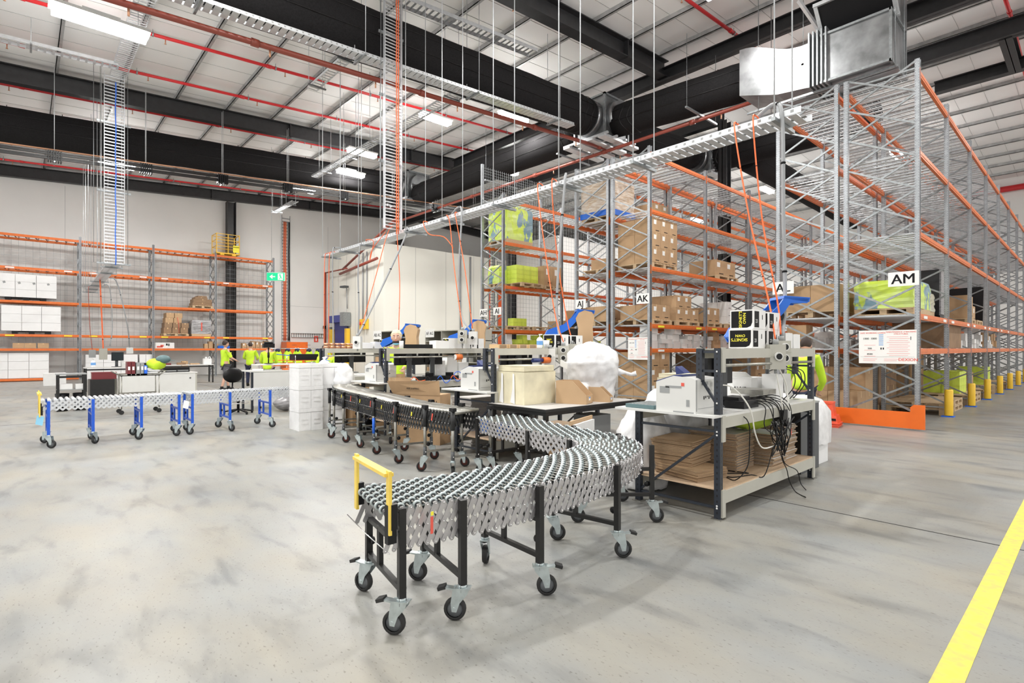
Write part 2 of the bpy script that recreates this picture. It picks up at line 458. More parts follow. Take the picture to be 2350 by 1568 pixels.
# white panels lining the space behind rack AI
struct('wall_front', B('wall_paint', -27.4, -22.7, 24.5, 40, 0, 8.5))

# ---------------------------------------------------------------- lights (high-bay fittings)
LM = {}
def highbay(x, y, z, label, w=1.25, power=330, rz=R(90)):
    t = thing('high_bay_light', label, 'ceiling light', (x, y, z), rz, 'high bay lights under the roof')
    if 'b' not in LM:
        LM['b'] = MB('white_plastic').box(-.66, .66, -.17, .17, .03, .09).box(-.25, .25, -.08, .08, .09, .17).mesh('housing')
        LM['d'] = MB('lamp_glow').box(-.62, .62, -.14, .14, -.10, .03).mesh('diffuser')
        LM['w'] = MB('galv').cyl((0, 0, .09), (0, 0, 1.1), .004, 5).mesh('suspension_wire')
    ob('housing', LM['b'], t); ob('diffuser', LM['d'], t); [ob('suspension_wire', LM['w'], t, (e, 0, 0), sc=(1, 1, (zr(y) + .2 - z) / 1.1)) for e in (-.5, .5)]
    ld = bpy.data.lights.new('high_bay_lamp', 'AREA'); ld.shape = 'RECTANGLE'; ld.size = 1.2; ld.size_y = .26; ld.energy = power; ld.color = (1, .985, .955)
    ld.spread = R(170)
    if 'left, beside' in label: t.scale = (1.45, 1.3, 1.2)
    l = bpy.data.objects.new('lamp', ld); COL.objects.link(l); l.parent = t; l.location = (0, 0, -.105)
    return t
LIGHTS = [(-16.0, 1.4, 'long glaring high-bay light at the top left, beside the ladder tray'), (-16.3, 11.1, 'left one of the two long roof lights above the middle of the hall'),
    (-14.5, 13.3, 'right one of the two long roof lights above the middle of the hall'), (-21.2, 10.7, 'upper of the two glaring roof lights left of the tall vertical tray'),
    (-23.1, 11.1, 'lower of the two glaring roof lights left of the tall vertical tray'), (-28.3, 10.9, 'glaring roof light nearest the left wall above the exit sign'),
    (-18.9, 16.9, 'small starry roof light seen over the mesh cage of rack AH'), (-6.2, 11.5, 'roof light at the top edge right of the middle'),
    (-13.2, 22.9, 'roof light seen over the shelving behind rack AK'), (-6.2, 20, 'roof light glimpsed through the top decks of rack AL'), (-6.2, 29, 'far roof light glimpsed through the decks behind rack AL'),
    (-12.3, 30, 'far roof light behind rack AJ'), (-28.3, 3.0, None), (-28.3, -5, None), (-19, -5, None), (-8.2, 1.6, None), (-8.4, -5.5, None), (-2.0, 5.2, None), (0, -4, None), (-18, 25, 'far roof light behind rack AI over the white wall'), (-18, 33, 'farthest roof light behind rack AJ over the white wall'), (3, 11, None), (3, 20, None), (3, 29, None)]
for i, (x, y, l) in enumerate(LIGHTS):
    z = zr(y) - 1.0 if l else zr(y) - 1.0
    if i in (4, 6): z -= .35
    if l is None: l = 'high-bay roof light outside the picture, over %s' % ['the wall rack', 'the far left floor', 'the left floor', 'the near conveyor', 'the floor left of the camera', 'the packing benches', 'the camera', '', '', 'the right aisle', 'the right aisle further on', 'the far end of the right aisle'][i - 12]
    highbay(x, y, z, l, power=195 * (2.4 if i == 15 else 1))

# ---------------------------------------------------------------- sprinkler pipes
def pipe(name, label, x, y0, y1, dz, r, mt, hang=True, cat='pipe', step=3.3):
    t = thing(name, label, cat, (x, 0, 0), group='sprinkler pipes under the roof')
    m = MB(mt); pts = [(0, yy, zr(yy) + dz) for yy in ([y0] + ([YR] if y0 < YR < y1 else []) + [y1])]
    m.tube(pts, r, 8)
    yy = y0 + 2.2
    while yy < y1:
        m.cyl((0, yy - .07, zr(yy) + dz), (0, yy + .07, zr(yy) + dz), r * 1.25, 8); yy += 5.8
    ob('pipe', m, t)
    yy = y0 + .8
    if 'h' not in LM:
        LM['h'] = MB('copper').lathe([(.014, -.1), (.014, .06), (.001, .06)], 6).lathe([(.001, -.112), (.03, -.11), (.03, -.1), (.001, -.1)], 6).mesh('sprinkler_head')
        LM['c'] = MB('galv').lathe([(.06, -.02), (.066, -.02), (.066, .02), (.06, .02)], 8).moved(rx=R(90)).cyl((0, 0, .05), (0, 0, .15), .008, 5).mesh('pipe_hanger')
    while yy < y1:
        z = zr(yy) + dz; ob('sprinkler_head', LM['h'], t, (0, yy + .3, z - r)); ob('pipe_hanger', LM['c'], t, (0, yy, z))
        yy += step
    return t
PX = [(-17.8, -8, 20, 'first red sprinkler pipe from the top left corner'), (-20.6, -8, 20, 'second red sprinkler pipe from the top left corner, crossing the left ladder tray'), (-23.9, -8, 20, 'red sprinkler pipe running just below the black roof beam on the left'),
      (-27, -8, 20, 'red sprinkler pipe between the left duct and the roof'), (-33.4, -8, 20, 'lowest red sprinkler pipe along the left wall'), (-30.3, -8, 20, 'red sprinkler pipe behind the left fabric duct'),
      (-10.6, 2, 16, 'red sprinkler pipe left of the large middle roof beam'), (-14.2, 5, 20, 'red sprinkler pipe over the middle roof lights'), (-7.55, 2, 20, 'red sprinkler pipe right of the large middle roof beam'), (-1.85, 2, 38, 'red sprinkler pipe over the right aisle')]
for x, a, b, l in PX: pipe('sprinkler_pipe', l, x, a, b, -.08, .05 if x > -30 else .045, 'red_pipe')
t = thing('sprinkler_main', 'brownish red pipe following the large fabric duct', 'pipe', (-11.6, 0, 0), group='brown sprinkler mains')
m = MB('brown_pipe'); m.cyl((0, -6, 7.12), (0, 21, 8.8), .06, 10)
for yy in (3.5, 7.5, 11.5, 14.6): m.cyl((0, yy - .08, 7.12 + (yy + 6) * .0622), (0, yy + .08, 7.12 + (yy + 6) * .0622), .08, 10)
ob('pipe', m, t)
m = MB('copper')
for k in range(9): yy = -1 + 2.4 * k; m.cyl((0, yy, 7.06 + (yy + 6) * .0622), (0, yy, 6.92 + (yy + 6) * .0622), .02, 6)
ob('sprinkler_head', m, t)
t = thing('sprinkler_main', 'brownish red pipe crossing over the racks to the sheet metal duct', 'pipe', (0, 14.9, 8.3), group='brown sprinkler mains')
m = MB('brown_pipe'); m.cyl((-27, 0, 0), (-3.35, 0, 0), .055, 10)
for x in (-4.6, -8.3, -11.6, -15, -19): m.cyl((x - .08, 0, 0), (x + .08, 0, 0), .075, 10)
ob('pipe', m, t); m = MB('copper')
for x in (-3.6, -7.4, -10.4, -14, -18.3): m.cyl((x, 0, -.05), (x, 0, -.18), .02, 6)
ob('sprinkler_head', m, t)
m = MB('galv')
for x in (-4.9, -8.0, -13, -17): m.box(x - .03, x + .03, -.9, .9, .07, .12); m.cyl((x, -.85, .1), (x, -.85, 2.2), .008, 5); m.cyl((x, .85, .1), (x, .85, 2.2), .008, 5)
ob('pipe_hanger', m, t)
t = thing('fire_pipe', 'dark red pipe running down the corner of the left wall', 'pipe', (-34.6, 14.85, 0))
m = MB('brown_pipe'); m.cyl((0, 0, 0), (0, 0, 6.55), .06); m.cyl((0, 0, 6.5), (0, 0, 6.5), .06); m.cyl((0, 0, 6.5), (3.2, 0, 6.45), .045); m.cyl((2.6, 0, 6.45), (9.5, 0, 8.6), .07); m.cyl((2.2, 0, 6.2), (7, 0, 6.6), .08); ob('pipe', m, t)
ob('valve', MB('dark_ink').cb((.1, -.1, 2.9), (.15, .15, .2)), t)

# ---------------------------------------------------------------- fabric ducts
def duct(label, p, q, r, folds=()):
    t = thing('fabric_duct', label, 'air duct', p, group='black fabric air ducts')
    p = Vector(p); q = Vector(q); d = q - p; L = d.length; n = max(4, int(L / .5))
    m = MB('fabric_duct'); pts = [d * (i / n) for i in range(n + 1)]; rr = [r * (1 + .012 * math.sin(i * 1.7)) for i in range(n + 1)]
    rr[0] = r * .96; rr[-1] = r * .96
    m.tube(pts, rr, 28); ob('sleeve', m, t)
    s = MB('black_paint'); u = d.normalized(); a = u.cross(Vector((0, 0, 1))).normalized(); b = a.cross(u)
    for ang in (.3, -.35, math.pi - .3, math.pi + .35):
        off = (a * math.cos(ang) + b * math.sin(ang)) * (r * 1.012); s.tube([off, off + d], .008, 4)
    for k in range(int(L / 1.4)): c = u * (.7 + 1.4 * k); s.bar(c + b * r * .98, c + b * (r + .07), .02, .03)
    ob('seam', s, t)
    if folds:
        f = MB('black_paint')
        for fd in folds:
            c = u * fd; f.tube([c + (a * math.cos(k * .314) + b * math.sin(k * .314)) * (r * 1.015) + u * (.08 * math.sin(k * .9)) for k in range(20)], .012, 4, True)
        ob('tie_band', f, t)
    return t
duct('wide black fabric duct running from top centre to the metal junction box', (-11.75, -8, 8.2), (-11.75, 14.2, 9.3), .6, (21.2, 21.5, 21.8))
duct('black fabric duct low across the left side of the roof', (-24.1, -8, 8.3), (-24.1, 14.2, 9.78), .57, (21.3, 21.6))
duct('black fabric duct branching left behind the middle roof lights', (-12.4, 14.85, 9.2), (-23.2, 14.85, 9.25), .53, (.5, .8, 10.2))
duct('black fabric duct between the junction box and the sheet metal elbow', (-11.0, 14.85, 9.15), (-6.5, 14.85, 8.9), .52, (.5, .8))
duct('black fabric duct continuing away behind the first junction box', (-11.75, 15.5, 9.3), (-11.75, 21.3, 9.7), .55)
duct('black fabric duct crossing above the middle of rack AK', (-11.3, 21.9, 9.6), (-5.2, 21.9, 9.6), .55, (.5,))
duct('black fabric duct running away above racks AJ and AK', (-10.0, 22.3, 9.5), (-10.0, 37, 9.2), .55)
def junction(label, x, y, z):
    t = thing('duct_junction', label, 'duct box', (x, y, z), group='sheet metal duct junctions')
    m = MB('sheet_metal'); m.box(-.62, .62, -.62, .62, -.66, .66)
    for s in (-1, 1):
        m.cyl((s * .62, 0, 0), (s * .85, 0, 0), .55, 24, .54); m.cyl((0, s * .62, 0), (0, s * .85, 0), .58, 24)
    ob('casing', m, t)
    f = MB('galv')
    for a, b in ((-.64, -.64), (.64, -.64), (-.64, .64), (.64, .64)): f.cb((a, b, 0), (.07, .07, 1.36))
    for z0 in (-.68, .68): f.box(-.68, .68, -.68, -.6, z0 - .03, z0 + .03); f.box(-.68, -.6, -.68, .68, z0 - .03, z0 + .03); f.box(.6, .68, -.68, .68, z0 - .03, z0 + .03)
    ob('flange', f, t)
    u = MB('galv_bright')
    for k in range(4): u.box(-.9 + .5 * k, -.62 + .5 * k, -.95, .95, -.86, -.78); u.box(-.95, .95, -.9 + .5 * k, -.82 + .5 * k, -.78, -.72)
    ob('support_frame', u, t)
    a = MB('orange_cable'); a.cb((-.35, -.7, .05), (.22, .08, .1)); a.use('black_plastic').tube([(-.3, -.72, 0), (-.2, -.75, -.2), (-.15, -.72, -.35)], .015, 6); a.use('white_plastic').sphere((-.12, -.72, -.4), .07)
    ob('damper_motor', a, t)
    return t
junction('sheet metal duct box where the two large fabric ducts meet', -11.7, 14.85, 9.25)
junction('sheet metal duct box at the end of the left fabric duct', -24.1, 14.95, 9.75)
junction('small dark duct box above the back of rack AK', -11.7, 21.9, 9.6)
t = thing('air_handler_duct', 'large shiny sheet metal duct with a grille above racks AL and AM', 'air duct', (-3.1, 13.9, 7.75))
m = MB('sheet_metal'); m.box(-1.35, 0, 0, 1.25, 0, 1.1)
ob('casing', m, t)
m = MB('sheet_metal'); m.box(-1.35, 0, .5, 1.5, 1.1, 2.9); ob('riser', m, t)
m = MB('sheet_metal'); N = 12
top = [(-3.35 + 2.0 * k / N, 1.62 - .52 * (.5 - .5 * math.cos(math.pi * min(1, k / N * 1.3)))) for k in range(N + 1)]
m.prism([(-3.35, .42), (-2.4, .12), (-1.35, 0)] + top[::-1], 'y', .1, 1.3); ob('elbow', m, t)
m = MB('galv')
for k in range(5): m.cb((-1.6 + .09 * k, .62, .6), (.035, 1.4, 1.3))
for z0 in (0, 1.1): m.cb((-.67, -.02, z0), (1.4, .05, .05)); m.cb((.02, .62, z0), (.05, 1.3, .05))
m.cb((.02, -.02, .55), (.05, .05, 1.15)); m.cb((.02, 1.25, .55), (.05, .05, 1.15)); ob('flange', m, t)
m = MB('galv_bright'); m.cb((-.67, -.25, 1.72), (1.55, .08, .08), rx=0); m.cb((-.67, .35, 1.12), (1.55, .08, .08)); m.bar((-1.4, .35, 1.12), (-1.4, -.25, 1.72), .08); m.bar((.06, .35, 1.12), (.06, -.25, 1.72), .08); m.bar((-1.42, .4, 1.25), (-1.75, -.3, 2.0), .07); ob('hood', m, t)
m = MB('dark_ink'); m.hexa([(-1.36, .35, 1.1), (.02, .35, 1.1), (.02, .42, 1.2), (-1.36, .42, 1.2), (-1.36, -.25, 1.7), (.02, -.25, 1.7), (.02, -.18, 1.8), (-1.36, -.18, 1.8)]); ob('grille', m, t)
m = MB('galv')
for y in (.2, 1.0): m.box(-3.2, .1, y, y + .05, -.1, -.05); m.box(-2.2, .1, y + .1, y + .14, -.1, -.05)
for x, y in ((-2.9, .2), (.05, .2), (-2.9, 1), (.05, 1)): m.cyl((x, y, -.1), (x, y, 3), .01, 5)
ob('hanger', m, t)

# ---------------------------------------------------------------- cable trays
def tray(label, p, q, w, h=.06, pitch=.15, up=None, mt='galv_bright', rods=(), strut=None, rod_z=None, solid=False, name='cable_tray'):
    """ladder tray between p and q; up = normal of the bed"""
    p = Vector(p); q = Vector(q); d = (q - p); L = d.length; u = d.normalized(); up = Vector(up or (0, 0, 1)); a = u.cross(up).normalized()
    t = thing(name, label, 'cable tray', p, group='galvanised cable trays')
    for s in (-1, 1):
        m = MB(mt).bar(a * s * w / 2 + up * h / 2, a * s * w / 2 + d + up * h / 2, .012, h, up=up)
        if solid:
            m.use('grey_plastic')
            for k in range(int(L / .12)): c = a * s * w / 2 + u * (.06 + .12 * k) + up * h * .55; m.bar(c - u * .018, c + u * .018, .0135, h * .45, up=up)
        ob('side_rail', m, t)
    m = MB(mt)
    n = int(L / pitch)
    for k in range(n + 1):
        c = u * (pitch * k + .01); m.bar(c - a * w / 2, c + a * w / 2, pitch * (.78 if solid else .3), .012, up=up)
    if solid: m.use('galv').bar(Vector((0, 0, 0)) + up * .002, d + up * .002, w * .16, .004, up=up)
    ob('ladder_bed', m, t)
    if rods:
        for s in rods:
            c = u * s; st = ob('hanger_strut', MB('galv').bar(c - a * (w / 2 + .12) - up * .03, c + a * (w / 2 + .12) - up * .03, .045, .04), t)
            for e in (-1, 1):
                e2 = c + a * e * (w / 2 + .09); ob('hanger_rod', MB('galv_bright').cyl(e2 - Vector((0, 0, .05)), Vector((e2.x, e2.y, (rod_z or zr(p.y + e2.y) + .2) - p.z)), .0085, 5), st)
    return t
tray('long bright cable tray sloping across the picture above the packing benches', (-15.0, 6.55, 4.12), (-2.25, 6.55, 4.12), .34, .07, .11, rods=(.15, 1.3, 2.5, 4.6, 6.0, 7.6, 9.2, 10.6, 12.5), solid=True)
vt = tray('tall vertical ladder tray with orange cables dropping to the long tray', (-10.85, 6.2, 4.2), (-10.85, 6.2, 10.3), .42, .09, .075, up=(1, 0, 0))
m = MB('galv')
for z in (1.5, 3.0, 4.4): m.cb((-.03, 0, z), (.04, .62, .05))
m.cyl((0, .27, 0), (0, .27, 6.2), .01, 5); m.cyl((0, -.27, 0), (0, -.27, 6.2), .01, 5); ob('hanger_strut', m, vt)
m = MB('orange_cable')
for x in (.09, .14): m.tube([(.06, x + .006 * math.sin(k * 2.1), -.1 + .2 * k) for k in range(31)], .013, 6)
ob('cable', m, vt)
vt = tray('tall vertical ladder tray with a blue cable hanging over the left desks', (-20.4, 2.1, 4.1), (-20.4, 2.1, 9.9), .5, .09, .1, up=(1, 0, 0))
m = MB('galv')
for z in (.0, 2.2, 4.3): m.cb((-.03, 0, z), (.05, .85, .06))
for x in (.34, -.34, -.5): m.cyl((0, x, 0), (0, x, 6), .008, 5)
ob('hanger_strut', m, vt)
ob('cable', MB('cable_blue').tube([(.06, .03 + .008 * math.sin(k), -.05 + .2 * k) for k in range(29)], .014, 6), vt)
tray('cable tray leading away from the foot of the left vertical tray', (-31.5, 2.35, 4.1), (-20.4, 2.1, 4.1), .34, .06, .14, rods=(.2, 1.8, 3.6, 5.4, 8.5, 10.3), solid=True)
tray('ladder tray at roof height in the top left corner', (-19.6, -6, 9.35), (-19.6, 2.1, 9.8), .34, .09, .18, rods=(3, 6.2))
tray('ladder tray at roof height running from the left vertical tray to the near light', (-20.4, 2.2, 9.85), (-12.6, 2.2, 9.85), .4, .08, .13)
tray('cable tray hugging the underside of the large fabric duct', (-11.15, -6, 7.3), (-11.15, 12.6, 8.4), .34, .07, .15, rods=(8.4, 11.6, 14.8, 17.9), solid=True)
tray('dark ladder tray right of the tall vertical tray under the roof', (-10.9, 6.6, 9.5), (-10.75, 10.6, 9.75), .36, .09, .16)
tray('cable tray slanting down leftwards behind the tall vertical tray', (-22, 9.0, 8.6), (-12.0, 9.0, 8.6), .3, .06, .14, rods=(1, 3.2, 5.2, 9.6))
tray('short ladder tray crossing the brown pipe at top left', (-14.6, 5.9, 8.6), (-12.2, 5.9, 8.6), .26, .06, .14, rods=(.3, 2.1))
tray('short tray beside the light nearest the left wall', (-30.4, 10.2, 8.9), (-27.4, 10.2, 8.9), .3, .06, .15, rods=(.4, 2.4))
def wallriser(label, x, y, z0, z1, cab):
    t = tray(label, (x, y, z0), (x, y, z1), .5, .06, .2, up=(1, 0, 0), mt='galv')
    for mt, off in cab:
        ob('cable', MB(mt).tube([(.05, off + .01 * math.sin(k), .1 + .5 * k) for k in range(int((z1 - z0) / .5))], .035, 6), t)
wallriser('wire riser with orange cables on the left wall behind the exit sign', -34.79, 12.35, 1.9, 9.9, (('orange_cable', -.12), ('orange_cable', -.02), ('cable_grey', .12), ('dark_ink', .19)))
wallriser('wire riser with red cables at the far corner of the cool room', -27.49, 23.2, .5, 9.6, (('red_plastic', -.2), ('cable_grey', .12)))
wallriser('broad orange cable riser beside rack AH', -27.49, 23.95, .5, 7.4, (('orange_cable', -.18), ('orange_cable', -.1), ('orange_cable', -.02), ('orange_cable', .06), ('orange_cable', .14)))
tray('horizontal wire tray on the left wall behind the orange cabinet', (-34.79, 12.7, 2.35), (-34.79, 14.8, 2.35), .25, .1, .15, up=(1, 0, 0), mt='galv')
# busway
t = thing('busway', 'black power busway with a copper pipe hanging on rods across the left', 'busway', (-21.8, 0, 7.5))
s_ = .0638
for k in range(4): ob('bus_bar', MB('black_paint').bar((.05 * (k % 2), -8, -.07 * k - 8 * s_), (.05 * (k % 2), 20, -.07 * k + 20 * s_), .07, .045), t)
ob('copper_pipe', MB('copper').cyl((0, -8, .08 - 8 * s_), (0, 20, .08 + 20 * s_), .028, 8), t)
for k in range(9):
    y = .75 + 2.35 * k
    m = MB('black_plastic')
    for q in range(6): m.box(-.1, .14, y - .16 + .06 * q, y - .125 + .06 * q, -.3 + y * s_, .03 + y * s_)
    m.use('galv').box(-.2, .2, y - .02, y + .02, -.34 + y * s_, -.3 + y * s_); ob('bus_clamp', m, t)
    ob('hanger_rod', MB('galv_bright').cyl((-.02, y, .03 + y * s_), (-.02, y, 2.7), .009, 5).cyl((.14, y, .03 + y * s_), (.14, y, 2.7), .006, 5), t)
# green exit sign
t = thing('exit_sign', 'green emergency exit sign with white arrow and running figure', 'exit sign', (-26.0, 8.78, 4.85), R(52))
ob('housing', B('white_plastic', -.42, .42, -.03, .03, -.2, .2), t); ob('face', B('exit_green', -.4, .4, -.036, -.03, -.18, .18), t)
m = MB('paper'); m.box(-.16, -.02, -.04, -.036, -.025, .025); m.prism([(-.28, 0), (-.14, .11), (-.14, -.11)], 'y', -.04, -.036); m.box(.1, .34, -.04, -.036, -.15, .15)
m.use('exit_green').sphere((.2, -.04, .09), .03, 8, (1, .2, 1)); m.bar((.2, -.042, .06), (.24, -.042, -.03), .003, .05); m.bar((.24, -.042, -.02), (.17, -.042, -.12), .003, .025); m.bar((.24, -.042, -.02), (.3, -.042, -.1), .003, .025); ob('pictogram', m, t)
ob('suspension', MB('galv').cyl((-.2, 0, .2), (-.2, 0, 6.05), .008, 5).cyl((.2, 0, .2), (.2, 0, 6.05), .008, 5), t)
def firesign(label, x, y, z, rz):
    t = thing('fire_sign', label, 'sign', (x, y, z), rz, 'fire extinguisher signs')
    ob('plate', B('red_ink', -.14, .14, -.01, .01, -.2, .2), t); ob('pictogram', MB('paper').box(-.035, .035, -.015, -.01, -.12, .06).box(-.06, -.02, -.015, -.01, .07, .11), t)
firesign('small red extinguisher sign on the left wall under the wire tray', -34.78, 14.3, 2.12, R(90))
firesign('small red extinguisher sign beside the post of rack AH', -15.1, 12.2, 1.95, R(48))
# ---------------------------------------------------------------- pallet racks
LV = (1.5, 2.15, 3.68, 5.2, 6.68)
def upright_mesh(h, guard=False):
    m = MB('galv_punched')
    m.prism([(-.05, -.038), (.05, -.038), (.05, .038), (.034, .038), (.034, .022), (.038, -.026), (-.038, -.026), (-.034, .022), (-.034, .038), (-.05, .038)], 'z', 0, h)
    m.use('galv').box(-.075, .075, -.075, .075, 0, .012)
    return m.mesh('upright')
def frame_mesh(w, h, pitch=.6):
    m = MB('galv'); z = .3; k = 0
    while z + .5 < h:
        m.bar((.03, .012, z), (w - .03, .012, z + .56), .028, .035); m.bar((.03, -.012, z + .56), (w - .03, -.012, z), .028, .035); z += pitch; k += 1
    m.bar((.03, 0, .2), (w - .03, 0, .2), .03); m.bar((.03, 0, h - .15), (w - .03, 0, h - .15), .03)
    return m.mesh('bracing')
def beam_mesh(L, mt='orange'):
    m = MB(mt); m.box(-.025, .025, .04, L - .04, -.11, 0); m.box(.025, .031, .04, L - .04, -.075, -.035)
    m.box(-.035, .035, .028, .045, -.19, .04); m.box(-.035, .035, L - .045, L - .028, -.19, .04)
    return m.mesh('beam')
def deck_mesh(L, w, big=True):
    m = MB('galv_bright'); n = 12 if big else 9
    for k in range(n):
        y = .12 + (L - .24) * k / (n - 1); m.box(-.02, w + .02, y - .032, y + .032, -.03, -.012)
    n2 = int(L / .1)
    for k in range(n2): y = .06 + (L - .12) * k / (n2 - 1); m.box(-.02, w + .02, y - .003, y + .003, -.012, -.005)
    for k in range(12): x = w * k / 11; m.box(x - .003, x + .003, .05, L - .05, -.005, .001)
    m.box(-.02, -.014, .05, L - .05, -.04, .001); m.box(w + .014, w + .02, .05, L - .05, -.04, .001)
    return m.mesh('wire_deck')
H = 6.87
def rack(label, x0, w, ys, levels=LV, h=H, skip=(), guard=False, name='pallet_rack', deck=True, lowtag=None, back_h=None, decks_only=None):
    """x0 = the rack's low-x face; uprights at each ys"""
    t = thing(name, label, 'pallet rack', (x0, 0, 0), group='orange and grey pallet racks')
    um = upright_mesh(h); fm = frame_mesh(w, h); bm_, dm_ = {}, {}
    ub = upright_mesh(back_h) if back_h else um
    for y in ys:
        f = ob('upright_frame', fm, t, (0, y, 0)); ob('upright', ub, f, (0, 0, 0), R(90)); ob('upright', um, f, (w, 0, 0), R(-90))
    for i in range(len(ys) - 1):
        L = round(ys[i + 1] - ys[i], 2)
        if L not in bm_: bm_[L] = beam_mesh(L); dm_[L] = deck_mesh(L, w)
        for j, z in enumerate(levels):
            if (i, j) in skip: continue
            ob('beam', bm_[L], t, (0, ys[i], z)); ob('beam', bm_[L], t, (w, ys[i], z))
            if deck: ob('wire_deck', dm_[L], t, (0, ys[i], z))
    return t
YS = [12.3, 15.05, 18.1, 20.95, 23.8, 26.65, 29.5, 32.35, 35.2]
AM = rack('pallet rack with sign AM, at the right end beside the open aisle', -3.48, 1.17, YS)
AL = rack('pallet rack with sign AL, back to back with rack AM', -4.79, 1.14, YS)
YK = [12.3, 15.27, 18.25, 21.1, 24.0, 26.9, 29.8, 32.7]
AK = rack('pallet rack with sign AK, in the middle of the picture', -9.28, 1.2, YK)
AJ = rack('pallet rack with sign AJ, back to back with rack AK', -10.62, 1.18, YK[:6])
AI = rack('pallet rack with signs AH and AI, leftmost of the tall racks, with a mesh back', -15.08, 1.14, YK[:5], back_h=8.15)
# mesh back panel on rack AI
def mesh_panel(L, h, p=.1, r=.003):
    m = MB('galv')
    for k in range(int(L / p) + 1): m.box(-r, r, k * p - r, k * p + r, 0, h)
    for k in range(int(h / p) + 1): m.box(-r, r, 0, L, k * p - r, k * p + r)
    return m.mesh('mesh_panel')
mp = mesh_panel(2.9, 1.45); mp2 = mesh_panel(2.9, 4.3, .16, .0025)
for i in range(4):
    ob('mesh_panel', mp, AI, (-.09, YK[i] + .04, 6.68)); ob('mesh_panel', mp2, AI, (-.09, YK[i] + .04, 2.3))
# wall rack on the left
YW = [-6.8, -3.85, -.9, 2.08, 5.03, 7.93, 11.0]
WR = thing('pallet_rack', 'long orange pallet rack standing against the left wall', 'pallet rack', (-33.0, 0, 0), group='orange and grey pallet racks')
um = upright_mesh(6.85); fm = frame_mesh(1.15, 6.85)
for y in YW[1:]:
    f = ob('upright_frame', fm, WR, (-1.15, y, 0)); ob('upright', um, f, (0, 0, 0), R(90)); ob('upright', um, f, (1.15, 0, 0), R(-90))
for i in range(1, len(YW) - 1):
    L = round(YW[i + 1] - YW[i], 2); bmm = beam_mesh(L); dmm = deck_mesh(L, 1.15, False)
    for z in (.14,) + LV if i < 3 else LV:
        ob('beam', bmm, WR, (0, YW[i], z)); ob('beam', bmm, WR, (-1.15, YW[i], z))
        ob('wire_deck', dmm, WR, (-1.15, YW[i], z))
    bp = MB('dark_grey')
    ob('mesh_panel', mesh_panel(L - .1, 5.0, .25, .004), WR, (-1.24, YW[i] + .05, 1.6))
    for z in LV[3:]:
        m = MB('black_paint')
        for k in range(8): yy = .25 + (L - .5) * k / 7; m.bar((.0, yy, -.03), (-.5, yy + .12, -.08), .03)
        ob('deck_bracket', m, WR, (-.03, YW[i], z))
# yellow level tags on beams
def beam_tags(t, x, ys, z, mt='yellow_ink', s=1, n=3):
    m = MB(mt)
    for k in range(n):
        for f in (.12, .8): y = ys[k] + (ys[k + 1] - ys[k]) * f; m.box(x, x + .004 * s, y, y + .3, z - .085, z - .03)
    ob('location_label', m, t)
beam_tags(AK, 1.231, YK, 2.15); beam_tags(AK, 1.231, YK, 1.5, 'paper'); beam_tags(AM, 1.202, YS, 2.15, 'paper', n=5); beam_tags(WR, .032, YW[2:], 2.15, n=4); beam_tags(WR, .032, YW[2:], 5.2, 'paper', n=4); beam_tags(AI, 1.172, YK, 3.68, 'red_ink', n=2)
# aisle letter signs and load notices
def aisle(s, x, y, z, rz, w=.36, label=None, size=.26):
    t = thing('aisle_sign', label, 'aisle sign', (x, y, z), rz, 'white aisle letter signs')
    h = .27; ob('panel', B('paper', -w / 2, w / 2, -.004, .004, -h / 2, h / 2), t); text(s, size, 'dark_ink', t, (0, -.006, -.01)); return t
aisle('AM', -2.52, 12.246, 2.81, 0, .48, 'white sign reading AM on the front post of the rack by the aisle')
aisle('AL', -4.68, 12.246, 2.82, 0, .44, 'white sign reading AL on the front post behind the blue dispenser')
aisle('AK', -8.26, 12.246, 2.83, 0, .40, 'white sign reading AK hung on the rack frame')
aisle('AJ', -10.42, 12.246, 2.82, 0, .40, 'white sign reading AJ hung on the rack frame')
aisle('AI', -14.2, 12.246, 2.8, 0, .42, 'white sign reading AI beside the AH sign')
aisle('AH', -14.95, 12.246, 2.78, 0, .42, 'white sign reading AH on the leftmost rack post')
